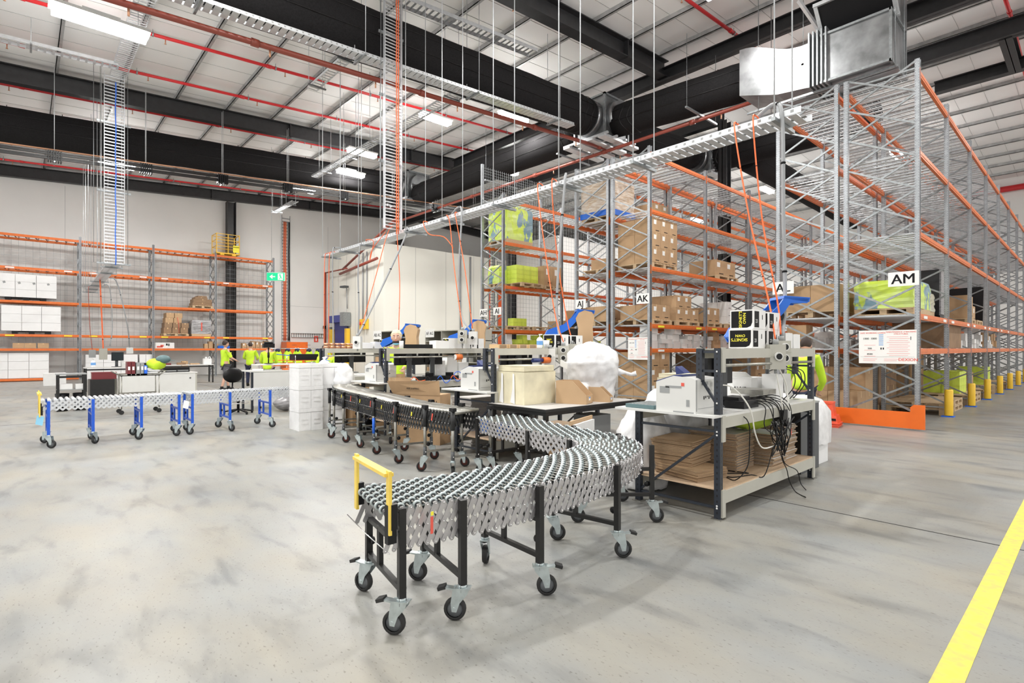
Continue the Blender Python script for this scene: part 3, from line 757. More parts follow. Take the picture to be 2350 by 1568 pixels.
def notice(x, z, w, h, label):
    t = thing('load_notice', label, 'notice board', (x, 12.246, z), 0, 'rack load notices')
    ob('panel', B('paper', -w / 2, w / 2, -.004, .004, -h / 2, h / 2), t)
    k = w / 1.0
    def T(s, px, pz, size, mt, bold=True): text(s, size * k, mt, t, (px * w, -.006, pz * h), bold=bold)
    T('SAFE WORKING LOADS', -.25, .42, .042, 'red_ink'); T('MAINTENANCE of RACKING', .24, .44, .04, 'red_ink'); T('STRUCTURES', .24, .38, .04, 'red_ink')
    T('1000  1000', -.3, .25, .055, 'dark_ink'); T('500', -.3, -.05, .05, 'dark_ink'); T('8500', -.3, -.22, .05, 'dark_ink'); T('DEXION', .36, -.38, .085, 'red_ink')
    m = MB('pink_ink')
    for q in range(11):
        zz = .3 - .055 * q; a = .02 if q % 3 else -.02; m.box((a + .02) * w, (.36 + .03 * (q % 2)) * w, -.006, -.004, zz * h - .003, zz * h + .003)
    for a in (-.42, -.05): m.box(a * w, (a + .25) * w, -.006, -.004, -.37 * h, -.36 * h); m.box(a * w, (a + .22) * w, -.006, -.004, -.42 * h, -.41 * h)
    for zz in (.05, -.1, -.28): m.box(-.4 * w, -.2 * w, -.006, -.004, zz * h - .002, zz * h + .004)
    ob('small_print', m, t)
    m = MB('blue_ink')
    for q in range(6): m.box(-.14 * w, -.06 * w, -.006, -.004, (.35 - .06 * q) * h, (.372 - .06 * q) * h)
    m.use('dark_ink').box(-.47 * w, .47 * w, -.006, -.004, -.30 * h, -.297 * h); m.box(-.11 * w, -.09 * w, -.006, -.004, -.08 * h, -.02 * h); m.box(-.07 * w, -.05 * w, -.006, -.004, -.08 * h, -.02 * h); m.box(.4 * w, .41 * w, -.006, -.004, .2 * h, .3 * h)
    ob('diagram', m, t)
notice(-2.78, 1.53, .93, .64, 'white load notice board tied to the front frame of rack AM')
notice(-8.42, 1.5, .62, .6, 'white load notice board tied to the front frame of rack AK')
notice(-14.45, 1.5, .5, .36, 'white load notice board tied to the front frame of rack AI')
# orange end guard and bollards
t = thing('rack_guard', 'orange steel barrier on the floor in front of rack AM', 'rack guard', (-3.65, 12.05, 0))
ob('guard_plate', MB('orange_guard').box(0, 1.46, -.02, .02, .03, .33), t)
ob('end_post', MB('orange_guard').prism([(1.28, .03), (1.50, .03), (1.50, .47), (1.33, .47), (1.28, .42)], 'y', -.03, .0), t)
for i, y in enumerate(YS[1:8]):
    t = thing('post_guard', 'yellow post guard on the %s aisle post behind the orange barrier' % (ORD[i] if i else 'first'), 'post guard', (-2.27, y - .02, 0), group='yellow post guards along rack AM')
    m = MB('bollard'); m.lathe([(.075, .03), (.08, .05), (.08, .57), (.072, .6), (.04, .6)], 14, (0, 0, 0)); ob('sleeve', m, t); ob('foot_plate', B('cable_blue', -.12, .1, -.1, .1, 0, .02), t)
# black power cable loops etc. omitted where the racks hide them
t = thing('step_stool', 'orange red plastic step stool on the floor left of the orange rack guard', 'step stool', (-3.66, 11.55, 0), R(8))
m = MB('red_plastic'); m.hexa([(-.28, -.22, 0), (.28, -.22, 0), (.28, .22, 0), (-.28, .22, 0), (-.24, -.18, .22), (.24, -.18, .22), (.24, .18, .22), (-.24, .18, .22)]); ob('lower_step', m, t)
m = MB('red_plastic'); m.hexa([(-.2, -.15, .22), (-.1, -.15, .22), (-.1, .15, .22), (-.2, .15, .22), (-.17, -.13, .44), (-.08, -.13, .44), (-.08, .13, .44), (-.17, .13, .44)])
m.hexa([(.1, -.15, .22), (.2, -.15, .22), (.2, .15, .22), (.1, .15, .22), (.08, -.13, .44), (.17, -.13, .44), (.17, .13, .44), (.08, .13, .44)]); m.box(-.18, .18, -.14, .14, .43, .47); ob('upper_step', m, t)
m = MB('red_plastic')
for z in (.03, .07): m.box(-.295, .295, -.235, .235, z, z + .012)
m.use('dark_ink').box(.12, .24, -.222, -.212, .13, .17); ob('rim', m, t)

# ---------------------------------------------------------------- cartons, pallets and loads
_cm = {}
def carton_mesh(dx, dy, dz, mt='carton', flap=True):
    key = (round(dx, 2), round(dy, 2), round(dz, 2), mt)
    if key not in _cm:
        m = MB(mt); e = .004; m.box(-dx / 2 + e, dx / 2 - e, -dy / 2 + e, dy / 2 - e, 0, dz - .003)
        if mt in ('carton', 'white_carton', 'carton_dark'):
            tp = 'tape' if mt != 'white_carton' else 'poly_white'
            m.use(tp).box(-dx / 2 + e, dx / 2 - e, -.025, .025, dz - .003, dz - .001)
            for s in (-1, 1): m.box(s * (dx / 2 - e) - .001, s * (dx / 2 - e) + .001, -.025, .025, dz * .72, dz - .003)
        _cm[key] = m.mesh('carton')
    return _cm[key]
_lm = {}
def shiplabel(o, dx, dy, dz, face='x'):
    k = (round(dx, 2), round(dy, 2), round(dz, 2), face)
    if k not in _lm:
        m = MB('paper')
        if face == 'x': m.box(dx / 2 - .006, dx / 2 - .001, -dy * .3, -dy * .02, dz * .55, dz * .85); m.use('dark_ink').box(dx / 2 - .006, dx / 2 - .002, -dy * .1, dy * .3, dz * .12, dz * .17)
        else: m.box(-dx * .3, -dx * .05, -dy / 2 + .001, -dy / 2 + .006, dz * .55, dz * .85); m.use('dark_ink').box(-dx * .1, dx * .3, -dy / 2 + .002, -dy / 2 + .006, dz * .12, dz * .17)
        _lm[k] = m.mesh('shipping_label')
    ob('shipping_label', _lm[k], o)
def carton(label, x, y, z, dx, dy, dz, mt='carton', group=None, rz=0, name='carton', ship=None, cat='box'):
    o = solo(name, carton_mesh(dx, dy, dz, mt), label, cat, (x, y, z), rz, group)
    if ship: shiplabel(o, dx, dy, dz, ship)
    return o
PAL = {}
def pallet(label, x, y, z, rz=0, w=1.1, d=1.1, group='timber pallets', plastic=False):
    """w along x, d along y"""
    k = (w, d, plastic)
    if k not in PAL:
        mt = 'black_plastic' if plastic else 'timber'
        top = MB(mt); n = 7
        for i in range(n): yy = -d / 2 + d * i / n; top.box(-w / 2, w / 2, yy, yy + d / n * .75, .115, .135)
        bot = MB(mt)
        for s in (-1, 0, 1): bot.box(s * (w / 2 - .05) - .05, s * (w / 2 - .05) + .05, -d / 2, d / 2, 0, .02)
        st = MB(mt)
        st.prism([(-d / 2, .02), (-d / 2 + .12, .02), (-d / 2 + .12, .095), (-.06, .095), (-.06, .02), (.06, .02), (.06, .095), (d / 2 - .12, .095), (d / 2 - .12, .02), (d / 2, .02), (d / 2, .115), (-d / 2, .115)], 'x', -.05, .05)
        PAL[k] = (top.mesh('top_boards'), bot.mesh('bottom_boards'), st.mesh('block_row'))
    t = thing('pallet', label, 'pallet', (x, y, z), rz, group)
    a, b, c = PAL[k]; ob('top_boards', a, t); ob('bottom_boards', b, t)
    for s in (-1, 0, 1): ob('block_row', c, t, (s * (w / 2 - .05), 0, 0))
    return t
def load(where, x, y, z, nx, ny, nz, size, mt='carton', ship='x', desc='brown carton', pal='timber pallet', grp=None, jit=0, gone=(), pd=None):
    """a pallet at (x,y,z) with nx by ny by nz cartons"""
    dx, dy, dz = size
    if pal: pallet('%s under the %s' % (pal, where), x, y, z, 0, 1.1, pd or max(1.0, ny * dy)); z += .137
    for k in range(nz):
        for j in range(ny):
            for i in range(nx):
                if (i, j, k) in gone: continue
                if not (i == nx - 1 or j == 0 or (k == nz - 1 and z + nz * dz < 1.6)): continue
                side = ', outer' if nx == 1 or i == nx - 1 else ', inner'
                if nx == 1: side = ''
                carton('%s, %s, %s layer, %s column%s' % (desc, where, lay(k, nz), ORD[j], side), x + (i - (nx - 1) / 2) * dx + rnd.uniform(-jit, jit), y + (j - (ny - 1) / 2) * dy, z + k * dz, dx, dy, dz, mt,
                       grp or 'cartons of the ' + where, rnd.uniform(-1, 1) * jit * 2, ship=ship if i == nx - 1 else None)
# rack AK
load('tall neat stack on rack AK', -8.66, 13.08, 3.69, 2, 3, 3, (.56, .42, .40))
load('low stack at the front of rack AK', -8.66, 12.95, 2.16, 2, 2, 1, (.52, .45, .40))
load('middle stack behind the AK sign', -8.66, 14.35, 2.16, 2, 3, 2, (.52, .42, .36), gone=((1, 2, 1), (0, 2, 1)))
load('stack beside white cartons, rack AK', -8.66, 15.9, 2.16, 2, 2, 1, (.5, .42, .46), pd=1.0)
load('white stack on rack AK', -8.66, 17.2, 2.16, 3, 2, 3, (.32, .36, .24), 'white_carton', desc='small white carton', gone=((2, 1, 2), (1, 1, 2)))
load('by the black column, rack AK', -8.7, 18.9, 2.16, 1, 1, 1, (.8, .6, .6), desc='tall brown carton', pal=None)
load('long low crate stack on rack AK', -8.7, 16.9, 3.69, 1, 2, 1, (.9, .7, .5), desc='open brown produce carton', jit=.01)
load('front floor stack of rack AK', -8.7, 12.95, .0, 2, 2, 3, (.52, .5, .42))
load('second floor stack in rack AK', -8.7, 16.2, .0, 2, 3, 3, (.52, .48, .4), 'carton_dark', desc='dark brown carton')
load('third floor stack in rack AK', -8.7, 19.5, .0, 2, 2, 3, (.52, .48, .4), 'carton', desc='brown carton')
# rack AJ
load('low carton row on rack AJ', -10.0, 14.1, 2.16, 1, 2, 1, (.9, .7, .34), desc='flat brown carton')
load('short row at the front of rack AJ', -10.0, 12.85, 2.16, 2, 2, 1, (.5, .5, .42))
load('lone carton high on rack AJ', -10.0, 13.0, 3.69, 1, 1, 1, (.7, .7, .32), pal='small pallet', desc='brown carton')
load('row behind wrapped pallet, rack AJ', -9.9, 15.0, 5.21, 2, 2, 2, (.5, .45, .35), desc='brown carton')
def wrapped(label, x, y, z, dx, dy, dz, mt, pal=True, seams=4, cat='wrapped pallet load', group=None, base=None):
    t = thing('wrapped_load', label, cat, (x, y, z), 0, group)
    o = 0
    if pal:
        ob('pallet_boards', MB('timber').box(-dx / 2, dx / 2, -dy / 2, dy / 2, .10, .13).box(-dx / 2, dx / 2, -dy / 2, dy / 2, 0, .02), t)
        for s in (-1, 0, 1): ob('pallet_block', MB('timber').box(s * (dx / 2 - .06) - .06, s * (dx / 2 - .06) + .06, -dy / 2 + .01, dy / 2 - .01, .02, .1), t)
        o = .13
    m = MB(mt); r = random.Random(len(label)); n = 6; lv = 9
    def ring(zz, sh): return [(sx * (dx / 2 - sh) + r.uniform(-.012, .012), sy * (dy / 2 - sh) + r.uniform(-.012, .012), zz) for sx, sy in ((-1, -1), (-.3, -1.01), (.4, -1), (1, -1), (1.01, -.2), (1, .5), (1, 1), (.2, 1.01), (-1, 1), (-1.01, 0))]
    rings = [ring(o + dz * q / lv, .0 if q < lv else .03) for q in range(lv + 1)]; vs = [v for g in rings for v in g]; N = 10
    fs = [(i * N + k, i * N + (k + 1) % N, (i + 1) * N + (k + 1) % N, (i + 1) * N + k) for i in range(lv) for k in range(N)] + [tuple(range(lv * N, lv * N + N)), tuple(range(N))[::-1]]
    m.add(vs, fs); ob('wrapped_stack', m, t)
    f = MB('clear_film'); fr = [[(v[0] * 1.012, v[1] * 1.012, v[2]) for v in g] for g in rings]
    f.add([v for g in fr for v in g], fs[:-2]); ob('stretch_film', f, t)
    if base: ob('base_sheet', MB(base).box(-dx / 2 - .03, dx / 2 + .03, -dy / 2 - .03, dy / 2 + .03, o, o + .16), t)
    return t
wrapped('brown cartons wrapped in film with a blue base, top of rack AJ', -10.0, 13.0, 5.22, 1.1, 1.1, 1.15, 'wrap_brown', base='blue_plastic')
# rack AI / AH
wrapped('tall lime green wrapped stack high on rack AI', -14.5, 13.15, 5.22, 1.0, 1.25, 1.15, 'lime_art')
t_ = wrapped('blue and lime wrapped stack at the second level of rack AH', -14.75, 13.05, 3.7, .6, 1.0, .65, 'lime_art', group=None)
load('lime green stack behind the AI post', -14.2, 13.45, 3.69, 1, 3, 4, (.55, .36, .16), 'lime', None, 'flat lime green box', pal='timber pallet')
load('right of lime stack, rack AI', -14.3, 14.65, 3.69, 1, 2, 1, (1.0, .46, .72), desc='tall brown carton', ship='x', pd=1.05)
load('small yellow group on rack AI', -14.2, 13.2, 2.3, 1, 3, 2, (.3, .22, .14), 'lime', None, 'small yellow green box', pal=None)
pallet('empty pallet under the small yellow boxes of rack AI', -14.5, 13.0, 2.16, 0, 1.1, 1.2); pallet('empty pallet behind the AI post at the lowest beam', -14.5, 14.3, 2.16, 0, 1.1, 1.0)
load('beside the conduit on rack AI', -14.45, 16.3, 2.16, 2, 3, 2, (.5, .5, .42), gone=((1, 0, 1), (0, 0, 1)), pal=None)
# racks AL and AM
load('brown row behind the AL sign', -4.2, 12.95, 2.16, 2, 2, 1, (.54, .5, .55), desc='big brown carton', ship=None)
load('second row behind the AL sign', -4.2, 14.2, 2.16, 2, 2, 1, (.5, .4, .45), desc='brown carton')
load('third row on rack AL', -4.2, 16.5, 2.16, 2, 4, 1, (.5, .5, .35), desc='low brown carton')
load('far row on rack AL', -4.2, 19.6, 2.16, 2, 3, 2, (.5, .5, .35))
wrapped('lime green and teal wrapped stack behind the AM sign', -2.95, 13.45, 2.17, 1.0, 1.5, .56, 'lime_art')
wrapped('pale wrapped stack right of the lime green one on rack AM', -2.95, 14.62, 2.17, .9, .6, .40, 'wrap_cream')
t = thing('wrapped_cabinet', 'tall black film wrapped crate standing on rack AM', 'wrapped pallet load', (-2.98, 16.2, 2.17))
ob('skid', MB('black_plastic').box(-.45, .45, -.5, .5, 0, .1), t); ob('wrapped_stack', MB('wrap_black').box(-.5, .44, -.55, .5, .1, 1.16), t); ob('stretch_film', MB('wrap_grey').box(.44, .47, -.5, .5, .12, 1.14), t)
solo('wrapped_bundle', MB('poly_white').lathe([(.0, 0), (.22, .0), (.2, .08), (.1, .2), (.09, .45), (.16, .55), (.14, .62), (.0, .62)], 10), 'white wrapped bundle waisted in the middle, on rack AM', 'wrapped bundle', (-2.8, 17.25, 2.17))
load('beside the white bundle, rack AM', -2.9, 18.9, 2.16, 2, 2, 1, (.5, .45, .62), desc='tall brown carton')
load('small carton pair further along rack AM', -2.9, 20.2, 2.16, 2, 2, 1, (.4, .4, .42))
solo('wrapped_bundle', MB('wrap_black').box(-.5, .5, -.6, .6, 0, 1.2).jitter(.03), 'black wrapped crate far along rack AM', 'wrapped bundle', (-2.95, 22.3, 2.17))
# goods under the lowest beam
load('floor stack behind the AM frame', -3.9, 13.1, 0, 2, 2, 2, (.55, .55, .48), desc='big brown carton', ship=None, gone=((1, 0, 1),))
load('front floor stack of rack AL', -4.2, 16.2, 0, 2, 3, 3, (.55, .55, .42), 'carton_dark', desc='dark brown carton', ship=None)
load('far floor stack in rack AL', -4.2, 19.4, 0, 2, 3, 3, (.55, .55, .42), desc='brown carton', ship=None)
for i, y in enumerate((15.75, 16.95, 18.75, 19.95, 21.6, 24.3, 27.3)):
    for q in range(2): pallet('%s pallet of the %s pile on the floor of rack AM' % (('lower', 'upper')[q], ORD[i]), -2.92, y, q * .137, 0, 1.1, 1.1, 'pallets on the floor of rack AM')
load('near floor stack of rack AM', -3.0, 19.3, .275, 2, 3, 3, (.4, .36, .2), 'lime', None, 'lime green box', pal=None)
load('far floor stack of rack AM', -3.0, 24.3, .275, 2, 2, 3, (.4, .36, .2), 'lime', None, 'lime green box', pal=None)
load('single one on floor of rack AM', -2.95, 21.6, .275, 1, 1, 1, (.5, .5, .5), desc='brown carton', pal=None)
# small goods on the 1.5 m shelf
def shelf_row(where, x, y0, y1, z, specs, group, seed=3):
    r = random.Random(seed); y = y0; n = 0
    while y < y1 and n < 16:
        dx, dy, dz, mt, d = r.choice(specs); k = r.randint(1, 3)
        for q in range(k):
            if q * dz > .42: break
            carton('%s %s, %s pile, %s' % (d, where, ORD[n], 'lowest' if q == 0 else ('second up' if q == 1 else 'third up')), x + r.uniform(-.06, .03), y + dy / 2, z + q * dz, dx, dy, dz, mt, group, ship=None)
        y += dy + r.uniform(.02, .25); n += 1
WS = [(.35, .28, .13, 'white_carton', 'small white carton'), (.35, .36, .2, 'white_carton', 'white carton'), (.4, .4, .25, 'carton', 'brown carton'), (.3, .25, .12, 'white_carton', 'low white carton')]
shelf_row('on the waist-high shelf of rack AK', -8.35, 12.5, 20.5, 1.51, WS, 'small cartons on the lowest shelf of rack AK')
shelf_row('on the waist-high shelf of rack AL', -4.5, 12.5, 21, 1.51, WS, 'small cartons on the lowest shelf of rack AL', 5)
shelf_row('on the waist-high shelf of rack AM', -2.65, 17.8, 27, 1.51, WS, 'small cartons on the lowest shelf of rack AM', 8)
shelf_row('on the waist-high shelf of rack AI', -14.2, 12.6, 18, 1.51, [(.35, .22, .16, 'lime', 'lime green box'), (.3, .3, .3, 'lime', 'tall lime green box'), (.35, .3, .16, 'carton', 'brown carton'), (.3, .25, .25, 'white_carton', 'white carton')], 'small boxes on the lowest shelf of rack AI', 9)
solo('carton_sheet', MB('carton_dark').box(-.55, .55, -.9, .9, 0, .6), 'dark brown crate on the waist-high shelf of rack AM', 'box', (-2.95, 16.6, 1.51))
# ---- wall rack contents (left)
def wcart(l, y, z, dx, dy, dz, mt='carton', x=-33.5, ship=None, g='goods on the wall rack'): return carton(l, x, y, z, dx, dy, dz, mt, g, ship=ship)
def whitebale(label, y, z, dy, dz, pal=True, marks=False):
    t = thing('white_stack', label, 'wrapped pallet load', (-33.6, y, z), 0, 'white stacks on the wall rack')
    o = .0
    if pal:
        m = MB('black_plastic'); m.box(-.5, .5, -dy * .33, dy * .33, .1, .14)
        ob('plastic_pallet', m, t)
        for s in (-1, 0, 1): ob('pallet_foot', MB('black_plastic').box(-.5, .5, s * dy * .28 - .1, s * dy * .28 + .1, 0, .1), t)
        o = .14
    ny = max(2, int(dy / .6)); nz = max(2, int(dz / .35))
    m = MB('poly_white')
    for i in range(ny):
        for k in range(nz): e = .006; m.box(-.5, .52 + .006 * ((i + k) % 2), -dy / 2 + dy * i / ny + e, -dy / 2 + dy * (i + 1) / ny - e, o + dz * k / nz + e / 2, o + dz * (k + 1) / nz - e / 2)
    ob('white_boxes', m, t)
    if marks: 
        m = MB('grey_plastic')
        for i in range(4): m.cb((.53, -dy / 2 + dy * (i + .7) / 4.3, o + dz * .62), (.004, .09, .09), rx=.4)
        ob('printed_mark', m, t)
whitebale('big white wrapped block on the third level of the wall rack, with small marks', .15, 3.69, 2.15, 1.05, marks=True)
whitebale('big white wrapped block on the second level of the wall rack', .35, 2.16, 2.05, 1.15)
whitebale('white block of stacked cartons on the lowest level of the wall rack, far left', -.1, .15, 2.1, 1.15, pal=False)
whitebale('long white row of cartons behind the desks at the foot of the wall rack', 3.33, 0, 2.1, 1.2, pal=False)
whitebale('shorter white carton block right of the long white row', 4.72, 0, .55, 1.2, pal=False)
for i, y in enumerate((-.1, .3, .75)): wcart('brown carton on the waist-high wall shelf, %s of three' % ('left', 'middle', 'right')[i], y, 1.51, .4, .4, .24, x=-33.3)
pallet('timber pallet under the dark carton heap on the wall rack', -33.5, 6.05, 2.16, 0, 1.1, 1.15)
n = 0
for k, (cnt, mt, dz) in enumerate(((3, 'carton_dark', .3), (3, 'carton_dark', .26), (2, 'carton', .26), (2, 'carton', .26))):
    for i in range(cnt):
        wcart('%s carton in layer %s of the strapped heap on the wall rack, %s' % ('dark brown' if mt != 'carton' else 'brown', ORD[k], ('left', 'right', 'far right')[i]), 5.68 + .38 * i + .04 * k, 2.3 + sum((.3, .26, .26)[:k]), .8, .36, dz, mt)
solo('strap', MB('red_ink').tube([(-33.08, 6.12, 3.15), (-33.06, 6.17, 2.8), (-33.08, 6.2, 2.3)], .012, 5), 'red strap over the strapped carton heap', 'strap')
t = wrapped('grey bagged load wrapped in clear film on the wall rack', -33.5, 7.25, 2.16, .9, .95, .75, 'wrap_grey')
ob('tape', B('red_ink', .47, .475, -.03, .03, .3, .75), t)
pallet('timber pallet under the flat brown packs on the wall rack', -33.5, 7.3, 3.69, 0, 1.1, 1.0)
for k, (dy, dz, yy) in enumerate(((.95, .16, 7.3), (.9, .2, 7.32), (.6, .1, 7.25), (.45, .08, 7.3))):
    wcart('flat dark brown pack, %s of the pile on the third wall level' % ('lowest', 'second', 'third', 'topmost')[k], yy, 3.83 + (.0, .16, .36, .46)[k], .8, dy, dz, 'carton_dark')
t = wcart('white carton with a red arrow on the waist-high wall shelf', 5.55, 1.51, .5, .85, .3, 'white_carton', x=-33.3)
ob('red_arrow', MB('red_ink').box(.252, .256, -.36, -.1, .04, .12).box(.252, .256, -.2, -.06, .09, .18), t); ob('address_label', MB('dark_ink').box(.252, .256, .05, .12, .15, .25).box(.252, .256, .15, .2, .12, .25), t)
for i, (y, dy, dz) in enumerate(((7.5, .25, .25), (7.72, .3, .38), (8.0, .3, .26))): wcart('small brown carton on the waist-high wall shelf before the blue tray, %s' % ('left', 'middle', 'right')[i], y, 1.51, .35, dy * .7, dz, x=-33.3)
solo('storage_tray', MB('blue_plastic').box(-.2, .2, -.3, .3, 0, .04).box(-.2, .2, -.3, -.28, .04, .14).box(-.2, .2, .28, .3, .04, .14).box(.18, .2, -.28, .28, .04, .14), 'blue plastic tray on the waist-high wall shelf', 'tray', (-33.25, 8.35, 1.51))
for i in range(6): wcart('small brown carton at the right end of the wall shelf, %s of six' % ORD[i].replace('nearest', 'first'), 9.45 + .24 * i, 1.51, .35, .22, (.3, .22, .42, .4, .36, .44)[i], x=-33.3, ship='x')
wcart('brown carton standing on the floor under the wall shelf, lower of two', 6.35, 0, .3, .3, .5, x=-32.6); wcart('brown carton on the floor pair under the wall shelf, upper of two', 6.35, .5, .3, .28, .34, x=-32.6)
# yellow lifting cage on top
t = thing('work_cage', 'yellow mesh work cage standing on top of the wall rack', 'work cage', (-33.45, 8.55, 6.7))
ob('cage_floor', B('yellow_cage', -.5, .5, -.6, .6, .08, .14), t)
for s in (-1, 1): ob('fork_pocket', B('yellow_cage', -.5, .5, s * .3 - .1, s * .3 + .1, 0, .08), t)
m = MB('yellow_cage')
for a in (-.48, .48):
    for b in (-.58, .58): m.box(a - .02, a + .02, b - .02, b + .02, .14, 1.2)
    for z in (.5, .85, 1.18): m.bar((a, -.58, z), (a, .58, z), .03)
for b in (-.58, 0, .58):
    for z in (.5, .85, 1.18): m.bar((-.48, b, z), (.48, b, z), .03) if b else None
m.box(.46, .5, -.02, .02, .14, 1.2); ob('rail_frame', m, t)
m = MB('yellow_cage')
for k in range(15): m.box(-.5, -.495, -.58 + .083 * k, -.575 + .083 * k, .14, 1.2)
for k in range(13): m.box(-.5, -.495, -.58, .58, .14 + .085 * k, .145 + .085 * k)
ob('mesh_back', m, t); ob('gate_panel', B('yellow_ink', .48, .495, .25, .58, .2, .6), t)
# ---------------------------------------------------------------- packing benches
_bm = {}
def bench(label, X, Y, L, seed=0):
    t = thing('packing_bench', label, 'packing bench', (X, Y, 0), 0, 'steel packing benches with an upper shelf')
    if 'p' not in _bm:
        for k, h0, h1 in (('p', 0, 1.5), ('q', 0, .9), ('d', 1.2, 1.5)):
            m = MB('navy_punched'); m.box(-.028, .028, -.026, .026, h0, h1)
            if h0 == 0: m.use('steel_worn').box(-.05, .05, -.05, .05, 0, .008)
            _bm[k] = m.mesh('post')
    P = {}
    for (x, y) in ((0, 0), (0, L)): ob('post', _bm['p'], t, (x, y, 0)); ob('back_post', _bm['q'], t, (x - .82, y, 0)); ob('shelf_post', _bm['d'], t, (x - .17, y, 0))
    for y in (0, L):
        m = MB('navy_steel'); w = .022
        m.bar((-.02, y, .74), (-.8, y, .12), w); ob('end_brace', m, t)
        for z in (.77, .1): ob('end_rail', MB('navy_steel').bar((0, y, z), (-.82, y, z), w), t)
        for z in (1.47, 1.3): ob('end_rail', MB('navy_steel').bar((0, y, z), (-.17, y, z), w), t)
        ob('end_brace', MB('navy_steel').bar((-.17, y, 1.24), (-.02, y, 1.02), w), t)
        m = MB('poly_white')
        for z in (.1, .12, .74, .77, 1.02, 1.3, 1.47): m.sphere((.0, y - .028, z), .009, 6, m=4)
        ob('bolt', m, t)
    for nm, x, z0, z1, mt in (('shelf_beam', .03, 1.41, 1.5, 'beige_steel'), ('shelf_beam', -.2, 1.41, 1.5, 'beige_steel'), ('worktop_beam', .03, .8, .9, 'beige_steel'), ('worktop_beam', -.85, .8, .9, 'beige_steel'), ('bottom_beam', .03, .14, .25, 'beige_steel'), ('bottom_beam', -.85, .14, .25, 'beige_steel')):
        m = MB(mt); m.box(x - .006, x + .012, .03, L - .03, z0, z1); m.box(x - .014, x - .006, .03, L - .03, z1 - .012, z1)
        for y in (.02, L - .02): m.box(x - .002, x + .014, y - .028, y + .028, z0 - .12, z1 + .01)
        ob(nm, m, t)
    ob('roll_rod', MB('steel_worn').cyl((.035, .05, 1.35), (.035, L - .05, 1.35), .014, 8), t)
    ob('upper_shelf', B('beige_steel', -.21, .03, .03, L - .03, 1.488, 1.5), t)
    ob('worktop', B('white_laminate', -1.0, .04, -.15, L - .03, .9, .92), t)
    ob('bottom_board', B('particle_board', -.84, .03, .0, L - .03, .25, .262), t)
    return t
BX = [(-2.27, 4.52, 2.22), (-5.5, 4.68, 2.2), (-8.15, 4.55, 2.15), (-10.65, 4.55, 2.1)]
bench('nearest packing bench, right of the conveyor curve, with flat cartons below', *BX[0]); bench('packing bench behind the table with the cream foam box', *BX[1])
bench('packing bench where the worker in a beanie stands', *BX[2]); bench('farthest packing bench, behind the white foam stack', *BX[3])

def printer(label, x, y, z, rz, sc=1):
    t = thing('laser_printer', label, 'printer', (x, y, z), rz, 'white office printers on the packing benches'); t.scale = (sc,) * 3
    m = MB('white_plastic'); m.prism([(-.2, 0), (.2, 0), (.2, .30), (.17, .315), (-.02, .33), (-.2, .27)], 'y', -.2, .2)
    ob('body', m, t)
    m = MB('navy_plastic'); m.prism([(-.205, .235), (-.2, .28), (-.02, .338), (.06, .345), (.06, .325), (-.02, .32), (-.19, .26)], 'y', -.19, .19); ob('top_cover', m, t)
    m = MB('navy_plastic'); m.hexa([(-.14, .05, .33), (-.05, .05, .345), (-.05, .16, .345), (-.14, .16, .33), (-.15, .05, .40), (-.14, .05, .41), (-.14, .16, .41), (-.15, .16, .40)]); ob('control_panel', m, t)
    m = MB('grey_plastic'); m.box(-.1, .06, -.203, -.2, .22, .24); m.box(.11, .14, -.203, -.2, .06, .12); m.box(-.16, -.06, -.203, -.2, .17, .23); m.box(-.02, .18, -.204, -.2, .0, .012)
    m.box(.2, .203, -.1, .02, .25, .28); m.box(.2, .203, -.19, -.18, .02, .3); m.box(.2, .203, -.16, .16, .04, .043); m.use('red_ink').box(.06, .09, -.203, -.2, .24, .27); ob('vents', m, t)
    ob('side_handle', B('white_plastic', .2, .225, .06, .14, .2, .29), t)
    m = MB('dark_ink')
    for k in range(5): m.box(.2, .202, -.06 + .03 * k, -.045 + .03 * k, .12 + .01 * (k % 3), .15)
    ob('symbol_print', m, t)
    return t
printer('white printer with dark blue lid at the end of the nearest bench', -2.62, 4.60, .92, 0)
printer('white printer behind the cream foam box on the middle bench', -5.95, 4.82, .92, 0)
printer('white printer left of the worker in a beanie', -8.65, 4.72, .92, 0)

def monitor(label, x, y, z, rz, w=.52, h=.31, green=False):
    """screen faces local +y; we look at its back"""
    t = thing('monitor', label, 'monitor', (x, y, z), rz, 'black computer monitors on the benches')
    ob('back_shell', MB('black_plastic').box(-w / 2, w / 2, -.02, .012, .22, .22 + h).box(-w * .3, w * .3, -.04, -.02, .26, .2 + h * .9), t)
    ob('screen', B('screen', -w / 2 + .01, w / 2 - .01, .012, .016, .23, .21 + h), t)
    ob('stand', MB('dark_grey').box(-.045, .045, -.07, -.035, .0, .42).box(-.06, .06, -.06, -.02, .3, .4), t)
    ob('foot', B('dark_grey', -.13, .13, -.13, .08, 0, .015), t)
    ob('sticker', B('paper', w * .32, w * .38, -.0215, -.02, .22 + h * .55, .22 + h * .75), t)
    return t
monitor('black monitor turned away on the nearest bench', -2.62, 5.22, .92, R(90)); 
monitor('black monitor under the shelf of the bench behind the foam box', -5.78, 5.35, .98, R(90), .62, .3)
monitor('left of two black monitors before the worker in a beanie', -8.45, 5.15, .98, R(90), .55, .3); monitor('right of two black monitors before the worker in a beanie', -8.5, 5.68, .98, R(90), .5, .3)
monitor('black monitor on the farthest packing bench', -10.95, 5.25, .98, R(90), .7, .3)
solo('flat_screen', MB('black_plastic').box(-.02, .02, -.3, .3, 0, .07), 'dark flat screen edge standing on the upper shelf beside the worker', 'monitor', (-8.26, 5.25, 1.502))

